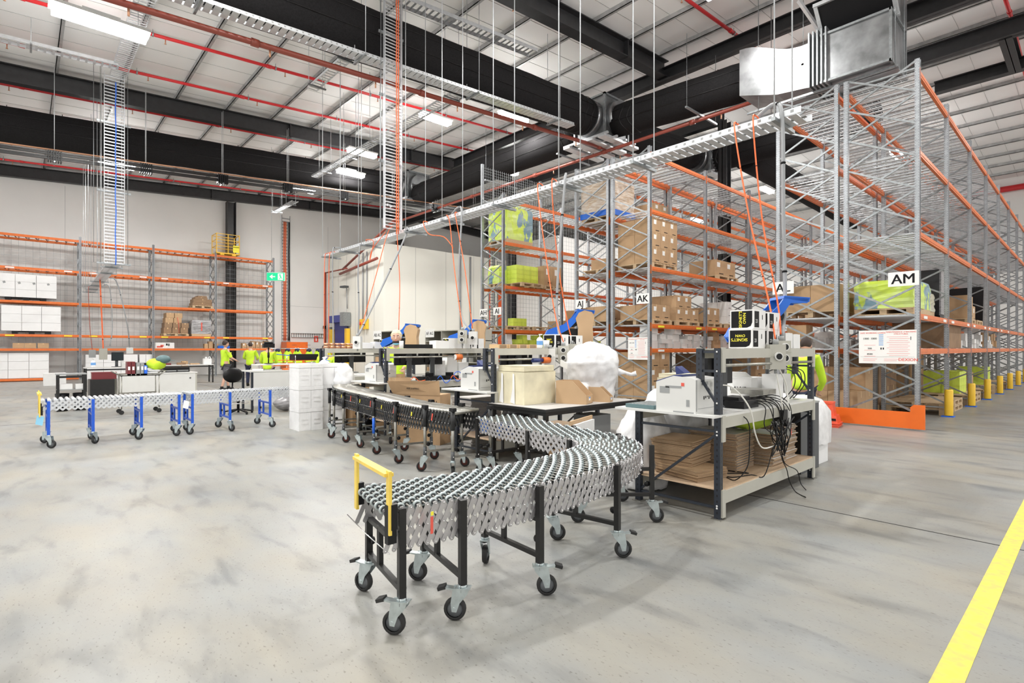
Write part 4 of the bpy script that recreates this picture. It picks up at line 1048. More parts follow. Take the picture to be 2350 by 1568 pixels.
def ownbox(label, x, y, z, dx, dy, dz, up=False, rz=0, side=True, txt=True):
    t = thing('paper_carton', label, 'box', (x, y, z), rz, 'white and black printed cartons on the upper shelves')
    m = MB('white_carton'); m.box(-dx / 2, dx / 2, -dy / 2, dy / 2, 0, dz); ob('body', m, t)
    p = MB('dark_ink'); a, b = dx / 2 - .012, dz - .012; r = .05
    p.prism([(-a, .012), (a - r, .012), (a - .015, .012 + .015), (a, .012 + r), (a, b), (-a, b)], 'y', -dy / 2 - .001, -dy / 2); ob('black_print', p, t)
    if side:
        q = MB('dark_ink'); q.box(dx / 2, dx / 2 + .001, -dy * .42, -dy * .05, .015, dz - .015); q.box(dx / 2, dx / 2 + .001, dy * .2, dy * .25, dz * .5, dz * .75); ob('side_print', q, t)
        text('23', .05, 'paper', t, (dx / 2 + .0015, -dy * .25, dz * .4), rot=(R(90), 0, R(90)), bold=False)
    if txt:
        rot = (R(90), 0, 0) if not up else (R(90), R(-90), 0)
        if up:
            text("SIGNET'S", .042, 'yellow_ink', t, (-.01, -dy / 2 - .0015, dz / 2), rot=(R(90), R(-90), 0)); text('OWN', .042, 'yellow_ink', t, (.03, -dy / 2 - .0015, dz / 2 + .01), rot=(R(90), R(-90), 0))
        else:
            text("SIGNET'S", .042, 'yellow_ink', t, (-.01, -dy / 2 - .0015, dz / 2 - .01), rot=(R(90), R(180), 0)); text('OWN', .038, 'yellow_ink', t, (.0, -dy / 2 - .0015, dz / 2 + .03), rot=(R(90), R(180), 0))
    return t
ownbox('printed black and white carton, lower left on the nearest bench shelf', -2.42, 5.42, 1.502, .235, .3, .19)
ownbox('printed black and white carton stacked on top on the nearest bench shelf', -2.42, 5.44, 1.694, .235, .28, .19, up=True)
ownbox('second printed carton behind the stacked pair on the nearest bench shelf', -2.42, 5.80, 1.694, .23, .28, .18, txt=False); ownbox('lower printed carton behind the stacked pair, nearest bench shelf', -2.42, 5.79, 1.502, .23, .3, .19, txt=False)
ownbox('printed black carton on the shelf behind the foam box', -5.62, 6.03, 1.502, .24, .3, .21)
ownbox('dark printed carton next to the control box on the middle bench', -5.6, 6.36, 1.502, .22, .28, .2, txt=False)
ownbox('small printed carton behind the worker under the AB AC sign', -10.75, 6.05, 1.502, .2, .3, .2, up=True)
for i, y in enumerate((6.0, 6.26, 6.46, 6.6)): ownbox('printed carton on the shelf right of the worker, %s of four' % ('left', 'second', 'third', 'right')[i], -8.25, y, 1.502, .2, .17 if i else .3, .19, txt=i == 0, up=True, side=False)
solo('envelope_stack', MB('paper').box(-.1, .1, -.2, .2, 0, .14).jitter(.006), 'white envelopes stacked left of the printed cartons by the worker', 'envelopes', (-8.25, 5.75, 1.502), R(3))
for i, (x, y, dz) in enumerate(((-2.42, 6.22, .17), (-2.42, 6.44, .16))): carton('white carton at the far end of the nearest bench shelf, %s one' % ('left', 'right')[i], x, y, 1.502, .22, .2, dz, 'white_carton', 'white cartons on the nearest bench shelf')
for i in range(4): solo('tape_pack', MB('tape').box(-.1, .1, -.08, .08, 0, .055).use('carton_edge').box(.1, .102, -.06, .06, .005, .05), 'brown tape pack on the shelf behind the foam box, %s of four' % ('left', 'second', 'third', 'right')[i], 'tape', (-5.6, 4.85 + .19 * i, 1.502), 0, 'brown tape packs on the middle bench shelf')
for i in range(6): solo('tape_roll', MB('copper').lathe([(.03, 0), (.055, 0), (.055, .05), (.03, .05)], 14).lathe([(.03, .06), (.052, .06), (.052, .11), (.03, .11)], 14), 'stack of brown tape rolls on the farthest bench shelf, %s of six' % ORD[i].replace('nearest', 'first'), 'tape', (-10.72, 4.62 + .12 * i, 1.502), 0, 'tape rolls on the farthest bench shelf')
for i, (y, w, h) in enumerate(((5.45, .3, .12), (5.75, .2, .14), (5.95, .1, .1))): solo('paper_stack', MB('poly_white').box(-.1, .1, -w / 2, w / 2, 0, h).jitter(.008, i), 'white packing supplies on the farthest bench shelf, %s heap' % ('left', 'middle', 'right')[i], 'packing supplies', (-10.7, y, 1.502))
def bottle(label, x, y, z, s=1, mt='poly_white'):
    t = thing('pump_bottle', label, 'bottle', (x, y, z)); t.scale = (s,) * 3
    ob('body', MB(mt).lathe([(.001, 0), (.045, 0), (.047, .02), (.047, .13), (.03, .155), (.014, .165), (.001, .165)], 14), t); ob('label', MB('blue_ink').lathe([(.0475, .05), (.0475, .11)], 14), t)
    ob('pump', MB('poly_white').cyl((0, 0, .165), (0, 0, .2), .008, 8).box(-.012, .045, -.01, .01, .195, .21), t)
bottle('white pump bottle with blue label on the middle bench shelf', -5.6, 5.66, 1.502, 1)
solo('plastic_cup', MB('poly_white').lathe([(.001, 0), (.04, 0), (.05, .12), (.046, .12), (.036, .005), (.001, .005)], 14), 'white tub right of the pump bottle', 'tub', (-5.6, 5.8, 1.502))
solo('plastic_cup', MB('poly_white').lathe([(.001, 0), (.035, 0), (.038, .13), (.001, .13)], 12), 'white paper core standing beside the worker', 'tub', (-8.24, 4.9, 1.502))

# blue paper dispensers
def dispenser(label, x, y, z, rz, paper=True, foot=.92):
    t = thing('paper_dispenser', label, 'paper dispenser', (x, y, z), rz, 'blue paper packing dispensers')
    m = MB('blue_plastic')
    arc = [(-.42, -.02), (-.36, .06), (-.1, .16), (.05, .30), (.12, .40), (.38, .38), (.36, .33), (.18, .33), (.1, .22), (-.04, .08), (-.3, -.06), (-.38, -.09)]
    m.prism(arc, 'y', -.16, -.13); m.prism(arc, 'y', .13, .16); m.hexa([(-.42, -.15, -.03), (-.36, -.15, -.08), (-.36, .15, -.08), (-.42, .15, -.03), (-.37, -.15, .07), (-.33, -.15, .06), (-.33, .15, .06), (-.37, .15, .07)])
    m.hexa([(.1, -.16, .38), (.38, -.16, .34), (.38, .16, .34), (.1, .16, .38), (.11, -.16, .41), (.39, -.16, .39), (.39, .16, .39), (.11, .16, .41)]); m.hexa([(-.36, -.14, .05), (-.1, -.14, .14), (-.1, .14, .14), (-.36, .14, .05), (-.36, -.14, .08), (-.1, -.14, .17), (-.1, .14, .17), (-.36, .14, .08)])
    ob('hood', m, t)
    ob('rollers', MB('black_plastic').cyl((.06, -.12, .2), (.06, .12, .2), .07, 14).cyl((-.1, -.12, .06), (-.1, .12, .06), .05, 12).box(-.12, .12, -.1, .1, -.1, .1), t)
    ob('stand', MB('dark_grey').cyl((0, 0, foot - z), (0, 0, -.05), .02, 8), t)
    if paper:
        m = MB('kraft'); m.prism([(.10, -.24), (.33, -.26), (.36, -.05), (.35, .12), (.38, .28), (.34, .36), (.22, .39), (.13, .35), (.08, .26), (.12, .1), (.11, -.05)], 'y', -.185, -.16); m.prism([(.33, -.26), (.36, -.05), (.35, .12), (.38, .28), (.34, .36), (.30, .37), (.33, .2), (.31, -.1)], 'y', -.16, .12)
        ob('kraft_paper', m, t)
    return t
dispenser('blue dispenser without paper above the printed cartons on the nearest bench', -2.5, 6.1, 1.66, R(48), False)
dispenser('blue dispenser with kraft paper behind the control box of the middle bench', -5.85, 6.6, 1.72, R(48))
dispenser('blue dispenser with kraft paper at the right end of the worker bench', -8.75, 6.75, 1.68, R(48)); dispenser('blue dispenser with kraft paper behind the worker', -10.12, 6.02, 1.62, R(48), foot=0)

# control boxes hanging on cables from the tray
def control(label, x, y, z, rz=0, two=True, mt='beige_steel'):
    t = thing('socket_box', label, 'socket box', (x, y, z), rz, 'power socket boxes hanging from the cable tray')
    ob('housing', MB(mt).box(-.08, .08, -.05, .05, -.13, .12).box(-.085, .085, -.055, -.045, .0, .006), t)
    for zz in (.055, -.06) if two else (.0,): ob('socket', MB('white_plastic').cyl((0, -.05, zz), (0, -.075, zz), .042, 14).use('black_plastic').cyl((0, -.075, zz), (0, -.078, zz), .03, 14), t)
    ob('gland', MB('grey_plastic').cyl((0, 0, .12), (0, 0, .17), .03, 8).cyl((.0, 0, -.13), (0, 0, -.17), .015, 8), t)
    return t
def drop(label, pts, r=.009, mt='orange_cable', cat='cable', ties=True):
    t = thing('hanging_cable', label, cat, pts[0], group='cables hanging from the trays'); p0 = Vector(pts[0])
    out = []
    P = [Vector(p) - p0 for p in pts]
    for i in range(len(P) - 1):
        for k in range(6):
            u = k / 6; a = P[max(i - 1, 0)]; b = P[i]; c = P[i + 1]; d = P[min(i + 2, len(P) - 1)]
            out.append(.5 * ((2 * b) + (c - a) * u + (2 * a - 5 * b + 4 * c - d) * u * u + (3 * b - a - 3 * c + d) * u ** 3))
    out.append(P[-1]); ob('cable', MB(mt).tube(out, r, 6), t)
    if ties:
        for k in range(8, len(out) - 2, 7): ob('cable_tie', MB('dark_ink').sphere(tuple(out[k]), r * 1.45, 6, (1, 1, .6), 4), t)
    return t
control('grey socket box hanging at the shelf of the nearest bench', -2.22, 5.62, 1.42, R(48), False); control('second grey socket box behind the first on the nearest bench', -2.26, 5.86, 1.46, R(60))
control('twin socket box hanging before the bubble bag', -5.42, 5.98, 1.42, R(40)); control('white socket box left of the twin box at the middle bench', -5.48, 5.75, 1.38, R(40), False, 'white_plastic'); control('grey socket box right of the twin box at the middle bench', -5.5, 6.25, 1.45, R(40), False)
control('twin socket box hanging over the worker bench', -8.0, 6.05, 1.72, R(40)); control('white socket box right of the twin one over the worker bench', -8.0, 6.3, 1.7, R(40), False, 'white_plastic'); control('white socket box left of the worker', -9.9, 4.9, 1.62, R(40), False, 'white_plastic')
drop('left orange cable looping down to the nearest bench', [(-2.95, 6.5, 4.16), (-2.98, 6.42, 4.22), (-2.96, 6.3, 4.1), (-2.7, 6.1, 3.0), (-2.4, 5.9, 2.0), (-2.24, 5.66, 1.6)])
drop('right orange cable looping down to the nearest bench', [(-2.72, 6.5, 4.16), (-2.75, 6.4, 4.24), (-2.74, 6.3, 4.1), (-2.6, 6.2, 3.0), (-2.35, 6.0, 2.0), (-2.27, 5.88, 1.65)])
drop('thick grey conduit dropping to the nearest bench', [(-2.8, 6.5, 4.25), (-2.55, 6.42, 4.32), (-2.44, 6.36, 4.1), (-2.42, 6.34, 3.0), (-2.38, 6.28, 2.1), (-2.3, 6.0, 1.62)], .022, 'cable_grey')
drop('left orange cable to the twin socket box of the middle bench', [(-6.25, 6.45, 4.16), (-6.3, 6.38, 4.24), (-6.28, 6.3, 4.1), (-6.0, 6.2, 3.0), (-5.65, 6.05, 2.0), (-5.43, 5.99, 1.6)])
drop('right orange cable to the twin socket box of the middle bench', [(-5.95, 6.45, 4.16), (-5.98, 6.38, 4.24), (-5.96, 6.3, 4.1), (-5.85, 6.3, 3.0), (-5.65, 6.3, 2.0), (-5.5, 6.27, 1.62)])
drop('grey conduit dropping behind the printed carton of the middle bench', [(-5.9, 6.5, 4.2), (-5.75, 6.4, 4.27), (-5.68, 6.3, 4.1), (-5.75, 6.25, 3.0), (-5.78, 6.22, 2.1), (-5.68, 6.2, 1.6)], .02, 'cable_grey')
drop('left orange cable to the twin box over the worker bench', [(-8.9, 6.45, 4.14), (-8.95, 6.36, 4.2), (-8.75, 6.3, 4.0), (-8.45, 6.2, 3.0), (-8.02, 6.06, 1.9)]); drop('right orange cable to the twin box over the worker bench', [(-8.6, 6.45, 4.14), (-8.65, 6.36, 4.2), (-8.5, 6.3, 3.9), (-8.25, 6.3, 3.0), (-8.02, 6.3, 1.88)])
drop('loose orange loop lying over the edge of the long tray', [(-9.6, 6.4, 4.16), (-9.75, 6.33, 4.2), (-9.5, 6.3, 3.9), (-8.95, 6.3, 3.75), (-8.7, 6.35, 3.5)]); drop('grey conduit dropping to the worker bench', [(-9.0, 6.5, 4.22), (-8.6, 6.4, 4.3), (-8.4, 6.33, 4.1), (-8.45, 6.3, 3.0), (-8.4, 6.3, 2.2), (-8.1, 6.3, 1.85)], .018, 'cable_grey')
drop('pair orange cable left of the worker', [(-10.9, 6.3, 4.3), (-10.85, 6.1, 4.1), (-10.7, 5.7, 3.0), (-10.0, 5.0, 1.8)]); drop('orange cable above the worker', [(-10.9, 6.4, 4.3), (-10.7, 6.25, 4.1), (-10.5, 6.2, 3.0), (-10.2, 6.0, 1.9)])
drop('grey conduit slanting down left of the worker', [(-10.9, 6.5, 4.2), (-10.5, 6.4, 4.2), (-10.4, 6.2, 3.8), (-10.4, 5.6, 2.6), (-9.95, 4.95, 1.78)], .02, 'cable_grey')
drop('leftmost orange cable from the left end of the long tray', [(-14.5, 6.4, 4.14), (-14.55, 6.3, 4.15), (-14.5, 6.2, 3.9), (-14.3, 6.1, 2.0), (-14.3, 6.1, 1.3)]); drop('second orange cable from the left end of the long tray', [(-14.2, 6.4, 4.14), (-14.25, 6.3, 4.15), (-14.2, 6.2, 3.9), (-14.0, 6.1, 2.0), (-14.0, 6.1, 1.3)])
drop('left grey conduit from the left end of the long tray', [(-13.9, 6.5, 4.2), (-14.1, 6.35, 4.25), (-14.1, 6.25, 4.0), (-13.95, 6.2, 2.0), (-13.95, 6.2, 1.3)], .018, 'cable_grey'); drop('right grey conduit near the left end of the long tray', [(-12.9, 6.5, 4.2), (-12.75, 6.38, 4.1), (-12.7, 6.3, 3.4), (-12.65, 6.3, 2.4), (-12.75, 6.3, 1.5)], .018, 'cable_grey')
drop('small orange loop hanging under the left half of the long tray', [(-12.4, 6.38, 4.18), (-12.3, 6.32, 4.2), (-11.9, 6.3, 4.1), (-12.0, 6.3, 3.8), (-12.08, 6.3, 3.65), (-11.95, 6.3, 3.9), (-11.4, 6.35, 4.25)], ties=False)
# tangled leads of the nearest bench
def lead(label, pts, mt='black_plastic', r=.005, name='power_lead'):
    o = drop(label, pts, r, mt, 'lead', False); o.name = name; o['group'] = 'tangled leads on the nearest bench'; return o
r_ = random.Random(4)
for i in range(9):
    x = -2.22 + r_.uniform(-.0, .03); y0 = 5.35 + .07 * i
    lead('black lead hanging from the worktop, %s from the left' % ORD[i].replace('nearest', 'first'), [(-2.5, 5.2 + .05 * i, .95), (-2.35, y0 - .05, .97 + .02 * (i % 3)), (x, y0, .93), (x + .03, y0 + r_.uniform(-.1, .1), .75), (x + .03, 5.62 + r_.uniform(-.14, .14), .6), (x + .02, 5.6 + r_.uniform(-.2, .2), .5 - .03 * (i % 4)), (x + .05, 5.7 + r_.uniform(-.2, .2), .62), (x + .02, y0 + .1, .78)])
for i in range(4): lead('black lead coiled at the bundle below the worktop, %s turn' % ORD[i].replace('nearest', 'first'), [(-2.2 + .045 * math.cos(a) * (1 if i % 2 else .5), 5.66 + (.12 + .02 * i) * math.cos(a * 1.0 + i), .62 + (.1 + .02 * i) * math.sin(a)) for a in [k * .7 for k in range(12)]])
lead('thick white lead drooping from the printer to the bundle', [(-2.42, 4.75, 1.16), (-2.3, 4.85, 1.14), (-2.2, 4.98, .95), (-2.2, 5.1, .7), (-2.2, 5.25, .55), (-2.2, 5.5, .53), (-2.2, 5.75, .55), (-2.2, 5.88, .8), (-2.22, 5.9, 1.1), (-2.22, 5.7, 1.3)], 'cable_white', .007)
lead('white lead from the socket box to the bundle', [(-2.22, 5.62, 1.28), (-2.2, 5.7, 1.0), (-2.2, 5.76, .8), (-2.2, 5.7, .6)], 'cable_white', .006)
lead('black lead looping on the bottom board', [(-2.45, 4.95, .92), (-2.2, 4.92, .85), (-2.2, 4.98, .6), (-2.21, 4.95, .4), (-2.3, 4.9, .275), (-2.5, 5.1, .27), (-2.35, 5.3, .27), (-2.6, 5.2, .27), (-2.4, 5.0, .27), (-2.3, 5.25, .27), (-2.2, 5.3, .27), (-2.2, 5.5, .5)])
lead('black lead trailing over the lower beam to the floor', [(-2.2, 5.65, .5), (-2.2, 5.75, .35), (-2.2, 5.85, .25), (-2.19, 5.9, .12), (-2.15, 5.95, .01), (-2.0, 5.8, .01)]); lead('second black lead trailing to the floor', [(-2.2, 5.7, .5), (-2.2, 5.8, .32), (-2.19, 6.1, .2), (-2.17, 6.15, .06), (-2.1, 6.1, .01)])
for i, y in enumerate((6.02, 6.2, 6.3)): lead('black lead hanging from the far shelf post, %s' % ('left', 'middle', 'right')[i], [(-2.3, y - .1, 1.3), (-2.2, y, 1.25), (-2.2, y + .03, 1.1), (-2.3, y, .95)])
t = thing('power_strip', 'white power strip hanging in the bundle below the worktop', 'power strip', (-2.2, 5.9, .72), R(10)); ob('body', B('white_plastic', -.02, .02, -.03, .03, -.13, .13), t); ob('warning_tag', B('red_ink', .02, .024, -.03, .03, -.12, -.05), t)
t = thing('power_strip', 'black adapters bundled with the leads', 'power strip', (-2.22, 5.8, .82)); ob('body', MB('black_plastic').box(-.03, .03, -.06, .05, -.05, .05).box(-.02, .04, -.02, .03, -.12, -.05), t)
# objects on the nearest bench worktop
t = thing('mesh_tray', 'dark green grey perforated tray at the end of the nearest bench', 'tray', (-3.02, 4.62, .922)); ob('base', B('teal_plastic', -.16, .16, -.2, .2, 0, .035), t)
m = MB('grey_plastic')
for i in range(8):
    for k in range(10): m.box(-.14 + .037 * i, -.118 + .037 * i, -.18 + .037 * k, -.158 + .037 * k, .035, .038)
ob('grid_pattern', m, t)
t = thing('platform_scale', 'steel platform scale among the leads on the nearest bench', 'scale', (-2.5, 5.75, .922)); ob('platform', B('steel_worn', -.17, .17, -.16, .16, .1, .15), t); ob('base', B('steel_worn', -.13, .13, -.13, .13, 0, .06), t); ob('pillar', B('steel_worn', -.03, .03, -.03, .03, .06, .1), t)
t = carton('open white carton with handwriting behind the scale', -2.72, 6.05, .922, .3, .36, .26, 'white_carton'); text('LAWS', .07, 'dark_ink', t, (0, -.183, .13), bold=False)
ob('open_flap', MB('white_carton').hexa([(-.15, -.18, .26), (.15, -.18, .26), (.15, -.16, .26), (-.15, -.16, .26), (-.14, -.3, .32), (.14, -.3, .32), (.14, -.3, .325), (-.14, -.3, .325)]), t)
carton('tall white carton right of the scale', -2.45, 6.12, .922, .16, .2, .3, 'white_carton'); solo('envelope_stack', MB('paper').box(-.12, .12, -.16, .16, 0, .05).jitter(.01), 'crumpled white papers by the monitor on the nearest bench', 'papers', (-2.75, 5.7, .922), .3)
solo('label_roll_tail', MB('paper').add([(-.04, 0, .3), (.04, 0, .3), (-.04, .03, .12), (.04, .03, .12), (-.04, .1, .03), (.04, .1, .03), (-.04, .3, .004), (.04, .3, .004)], [(0, 1, 3, 2), (2, 3, 5, 4), (4, 5, 7, 6)], True), 'curled strip of white label paper right of the scale', 'label strip', (-2.36, 6.28, .922))
t = thing('power_strip', 'black power brick behind the post on the nearest bench', 'power adapter', (-2.4, 5.25, .922)); ob('body', B('black_plastic', -.1, .1, -.16, .16, 0, .07), t); ob('body_top', B('black_plastic', -.16, .02, -.1, .14, .07, .1), t)
# flattened cartons
def flats(label, x, y, z, dx, dy, n, th, mt='kraft', edge='carton_edge', rz=0, jit=.012, top='kraft', group='stacks of flattened cartons'):
    t = thing('flat_carton_stack', label, 'flat cartons', (x, y, z), rz, group); r = random.Random(len(label) + n)
    m = MB(edge); m.box(-dx / 2, dx / 2, -dy / 2, dy / 2, .0008, th * .86); m.use(top).box(-dx / 2, dx / 2, -dy / 2, dy / 2, th * .86, th * .9); me = m.mesh('flat_carton')
    for k in range(n): ob('flat_carton', me, t, (r.uniform(-jit, jit), r.uniform(-jit, jit), k * th), r.uniform(-.02, .02) * jit * 60)
    return t
flats('lowest pile of brown flat cartons at the front of the nearest bench', -2.72, 4.85, .264, .52, .42, 9, .011, rz=R(-12)); flats('tall pile of brown flat cartons at the left under the nearest bench', -2.88, 4.95, .365, .42, .44, 19, .0125, rz=R(4))
flats('pile of dark flat cartons behind the brown ones', -2.72, 5.48, .264, .5, .42, 30, .0125, edge='carton_edge', top='brick_board', rz=R(2)); flats('pile of flat cartons with white tops, left half, nearest bench', -2.55, 5.98, .264, .46, .36, 28, .012, top='white_carton', jit=.016); flats('pile of flat cartons with white tops, right half, nearest bench', -2.62, 6.40, .264, .5, .36, 30, .0125, top='white_carton', jit=.016)
solo('cloth_bag', MB('green_bag').sphere((0, 0, .1), .2, 14, (1, 1.3, .5), 8).jitter(.012).use('black_plastic').tube([(.12, -.2, .12), (.18, -.1, .16), (.16, .05, .1), (.12, .15, .12)], .012, 6), 'lime green bag with black strap on top of the flat cartons', 'bag', (-2.5, 5.68, .655))
# white wrapped rolls and black cabinet behind the nearest bench
t = thing('storage_cabinet', 'black cabinet standing behind the right end of the nearest bench', 'cabinet', (-2.92, 7.15, 0)); ob('body', B('black_paint', -.5, .5, -.3, .3, 0, .82), t); ob('side_panel', B('dark_grey', .5, .505, -.3, .3, 0, .82), t); ob('top', B('grey_plastic', -.5, .51, -.31, .31, .82, .84), t)
def baggy(name, label, cat, loc, prof, sq=(1, 1, 1), mt='bubble_wrap', n=18, j=.012, rz=0, film=True):
    t = thing(name, label, cat, loc, rz); pf = []
    for (a, b) in zip(prof, prof[1:]): pf += [(a[0] + (b[0] - a[0]) * q / 5, a[1] + (b[1] - a[1]) * q / 5) for q in range(5)]
    m = MB(mt).lathe(pf + [prof[-1]], 64).crumple(j * 2.2, 6, len(label)).crumple(j * .8, 24, 3); m.v = [(v[0] * sq[0], v[1] * sq[1], v[2] * sq[2]) for v in m.v]; ob('bag', m, t)
    return t
t = thing('bagged_stack', 'white plastic bag over a tall carton stack right of the black cabinet', 'bagged cartons', (-2.78, 7.72, 0)); t.scale = (.85, 1, .85); ob('carton_stack', MB('poly_white').box(-.38, .36, -.25, .25, 0, .5), t)
m = MB('bubble_wrap'); m.add([(math.copysign(min(abs(x), .41), x), math.copysign(min(abs(y), .27), y), z) for x, y, z in MB().lathe([(.0, 1.03), (.2, 1.02), (.36, .95), (.5, .8), (.52, .55), (.5, .3)], 24).v], MB().lathe([(.0, 1.03), (.2, 1.02), (.36, .95), (.5, .8), (.52, .55), (.5, .3)], 24).f, True); m.crumple(.03, 8); ob('bag', m, t)
baggy('bubble_bag', 'white foam bag hanging behind the table legs left of the nearest bench', 'foam bag', (-3.35, 5.0, .0), [(.01, 0), (.3, .02), (.38, .3), (.34, .6), (.2, .85), (.01, .88)], (.75, .9, 1), j=.02)
baggy('bubble_bag', 'white foam bag behind the printer of the nearest bench', 'foam bag', (-3.45, 5.75, .0), [(.01, 0), (.38, .02), (.45, .4), (.42, .8), (.25, 1.02), (.01, 1.08)], (.8, 1.1, 1), j=.02)

# table with foam box
t = thing('work_table', 'black framed table carrying the cream foam box and the bubble bag', 'table', (-4.45, 4.6, 0)); LX, LY = -1.05, 1.85
ob('table_top', MB('brick_board').box(LX, 0, 0, LY, .745, .775).use('black_paint').box(LX - .012, .012, -.012, LY + .012, .738, .77), t)
for x, y in ((LX + .04, .04), (-.04, .04), (LX + .04, LY - .04), (-.04, LY - .04)): ob('leg', B('black_paint', x - .025, x + .025, y - .025, y + .025, 0, .74), t)
m = MB('black_paint'); [ob('apron', B('black_paint', *a), t) for a in ((LX + .02, -.02, .02, .05, .69, .74), (LX + .02, -.02, LY - .05, LY - .02, .69, .74), (-.05, -.02, .02, LY - .02, .69, .74), (LX + .02, LX + .05, .02, LY - .02, .69, .74))]
ob('lower_shelf', B('brick_board', LX + .05, -.05, .5, LY - .05, .3, .32), t)
def foambox(label, x, y, z, dx, dy, dz, rz=0, film=True):
    t = thing('foam_box', label, 'foam box', (x, y, z), rz, 'cream foam boxes')
    def rough(x0, x1, y0, y1, z0, z1, s):
        m = MB('foam_cream'); n = 5
        for (ax, a, b, c0, c1, d0, d1) in (('y', y0, 0, x0, x1, z0, z1), ('y', y1, 1, x0, x1, z0, z1), ('x', x0, 0, y0, y1, z0, z1), ('x', x1, 1, y0, y1, z0, z1), ('z', z1, 1, x0, x1, y0, y1)):
            vs = []
            for i in range(n + 1):
                for j in range(n + 1):
                    u = c0 + (c1 - c0) * i / n; w = d0 + (d1 - d0) * j / n; rr = random.Random(int(u * 1e4) * 7 + int(w * 1e4) + s); e = rr.uniform(-.006, .006) if 0 < i < n and 0 < j < n else -.003
                    vs.append({'y': (u, a + e, w), 'x': (a + e, u, w), 'z': (u, w, a + e)}[ax])
            m.add(vs, [(i * (n + 1) + j, (i + 1) * (n + 1) + j, (i + 1) * (n + 1) + j + 1, i * (n + 1) + j + 1) for i in range(n) for j in range(n)], True)
        return m
    ob('body', rough(-dx / 2, dx / 2, -dy / 2, dy / 2, 0, dz * .84, 1), t); ob('lid', rough(-dx / 2 + .015, dx / 2 - .015, -dy / 2 + .015, dy / 2 - .015, dz * .85, dz, 5), t)
    if film:
        f = MB('poly_white')
        for u in (-.3, .12): f.add([(dx * u - .012, -dy / 2 - .008, dz * .8), (dx * u + .02, -dy / 2 - .008, dz * .78), (dx * u - .06, -dy / 2 - .008, .02), (dx * u + .03, -dy / 2 - .008, .0), (dx * u - .01, -dy / 2 - .014, dz * .4), (dx * u + .03, -dy / 2 - .014, dz * .4)], [(0, 1, 5, 4), (4, 5, 3, 2)])
        ob('film_scraps', f, t)
    return t
foambox('large cream foam box with lid on the black framed table', -5.22, 5.02, .776, .53, .58, .5); 
t = thing('plant_stand', 'small black table behind the bubble bag', 'table', (-4.15, 7.2, 0)); ob('table_top', B('black_paint', -.4, .3, -.3, .3, .72, .75), t)
for x in (-.37, .27):
    for y in (-.27, .27): ob('leg', B('black_paint', x - .02, x + .02, y - .02, y + .02, 0, .72), t)
foambox('second cream foam box behind the bubble bag', -4.2, 7.2, .752, .48, .48, .38, film=False)
def bin_box(label, x, y, z, w, d, h, rz):
    t = thing('open_bin_box', label, 'bin box', (x, y, z), rz, 'brown cardboard bin boxes on the table')
    m = MB('kraft')
    for s in (-1, 1):
        xx = s * w / 2; m.prism([(-d / 2, 0), (d / 2, 0), (d / 2, h), (-d * .05, h), (-d / 2, h * .38)], 'x', xx - .004, xx + .004)
    m.box(-w / 2, w / 2, d / 2 - .008, d / 2, 0, h); m.box(-w / 2, w / 2, -d / 2, -d / 2 + .006, 0, h * .38); m.box(-w / 2, w / 2, -d / 2, d / 2, 0, .006); ob('body', m, t)
    ob('label', MB('paper').box(-.03, .03, -d / 2 - .002, -d / 2, h * .15, h * .3).use('blue_ink').box(-.03, .03, -d / 2 - .003, -d / 2 - .002, h * .24, h * .3), t)
    return t
bin_box('brown bin box with open front beside the cream foam box', -4.72, 5.42, .776, .26, .42, .30, R(112)); bin_box('smaller brown bin box behind the first one', -4.62, 5.85, .776, .14, .3, .2, R(112))
t = baggy('bubble_bag', 'big translucent white bag of packing foam on the table', 'foam bag', (-4.93, 6.05, .777), [(.01, 0), (.27, .0), (.3, .1), (.31, .25), (.35, .38), (.37, .52), (.33, .66), (.22, .76), (.1, .80), (.01, .81)], (1.0, 1.1, 1.0), j=.012)
ob('knot', MB('bubble_wrap').tube([(.2, .25, .4), (.3, .36, .38), (.36, .42, .35), (.42, .47, .36)], [.07, .03, .025, .04], 8).jitter(.008), t); ob('label', MB('paper').cb((-.12, -.47, .5), (.14, .006, .09), rx=.2, ry=.3), t)
ob('inner_cups', MB('poly_white').lathe([(.1, .02), (.13, .02), (.15, .26), (.13, .26)], 12, (.05, -.2, 0)), t)
t = carton('white sided carton leaning under the table with a brown back', -4.2, 5.0, .1, .04, .62, .52, 'white_carton', rz=R(18)); ob('back_board', B('kraft', -.045, -.022, -.34, .34, -.02, .56), t); text('H', .07, 'dark_ink', t, (.022, .12, .12), rot=(R(90), 0, R(90)))
carton('grey carton on the lower shelf of the table', -4.85, 5.95, .32, .35, .4, .26, 'grey_plastic'); carton('brown carton behind the leaning one', -4.7, 5.3, 0, .4, .4, .24, 'carton')
solo('bubble_sack', MB('wrap_grey').sphere((0, 0, .32), .3, 12, (.8, 1, 1.05), 8).jitter(.02), 'grey translucent sack at the foot of the table by the nearest bench', 'sack', (-4.1, 6.0, 0))
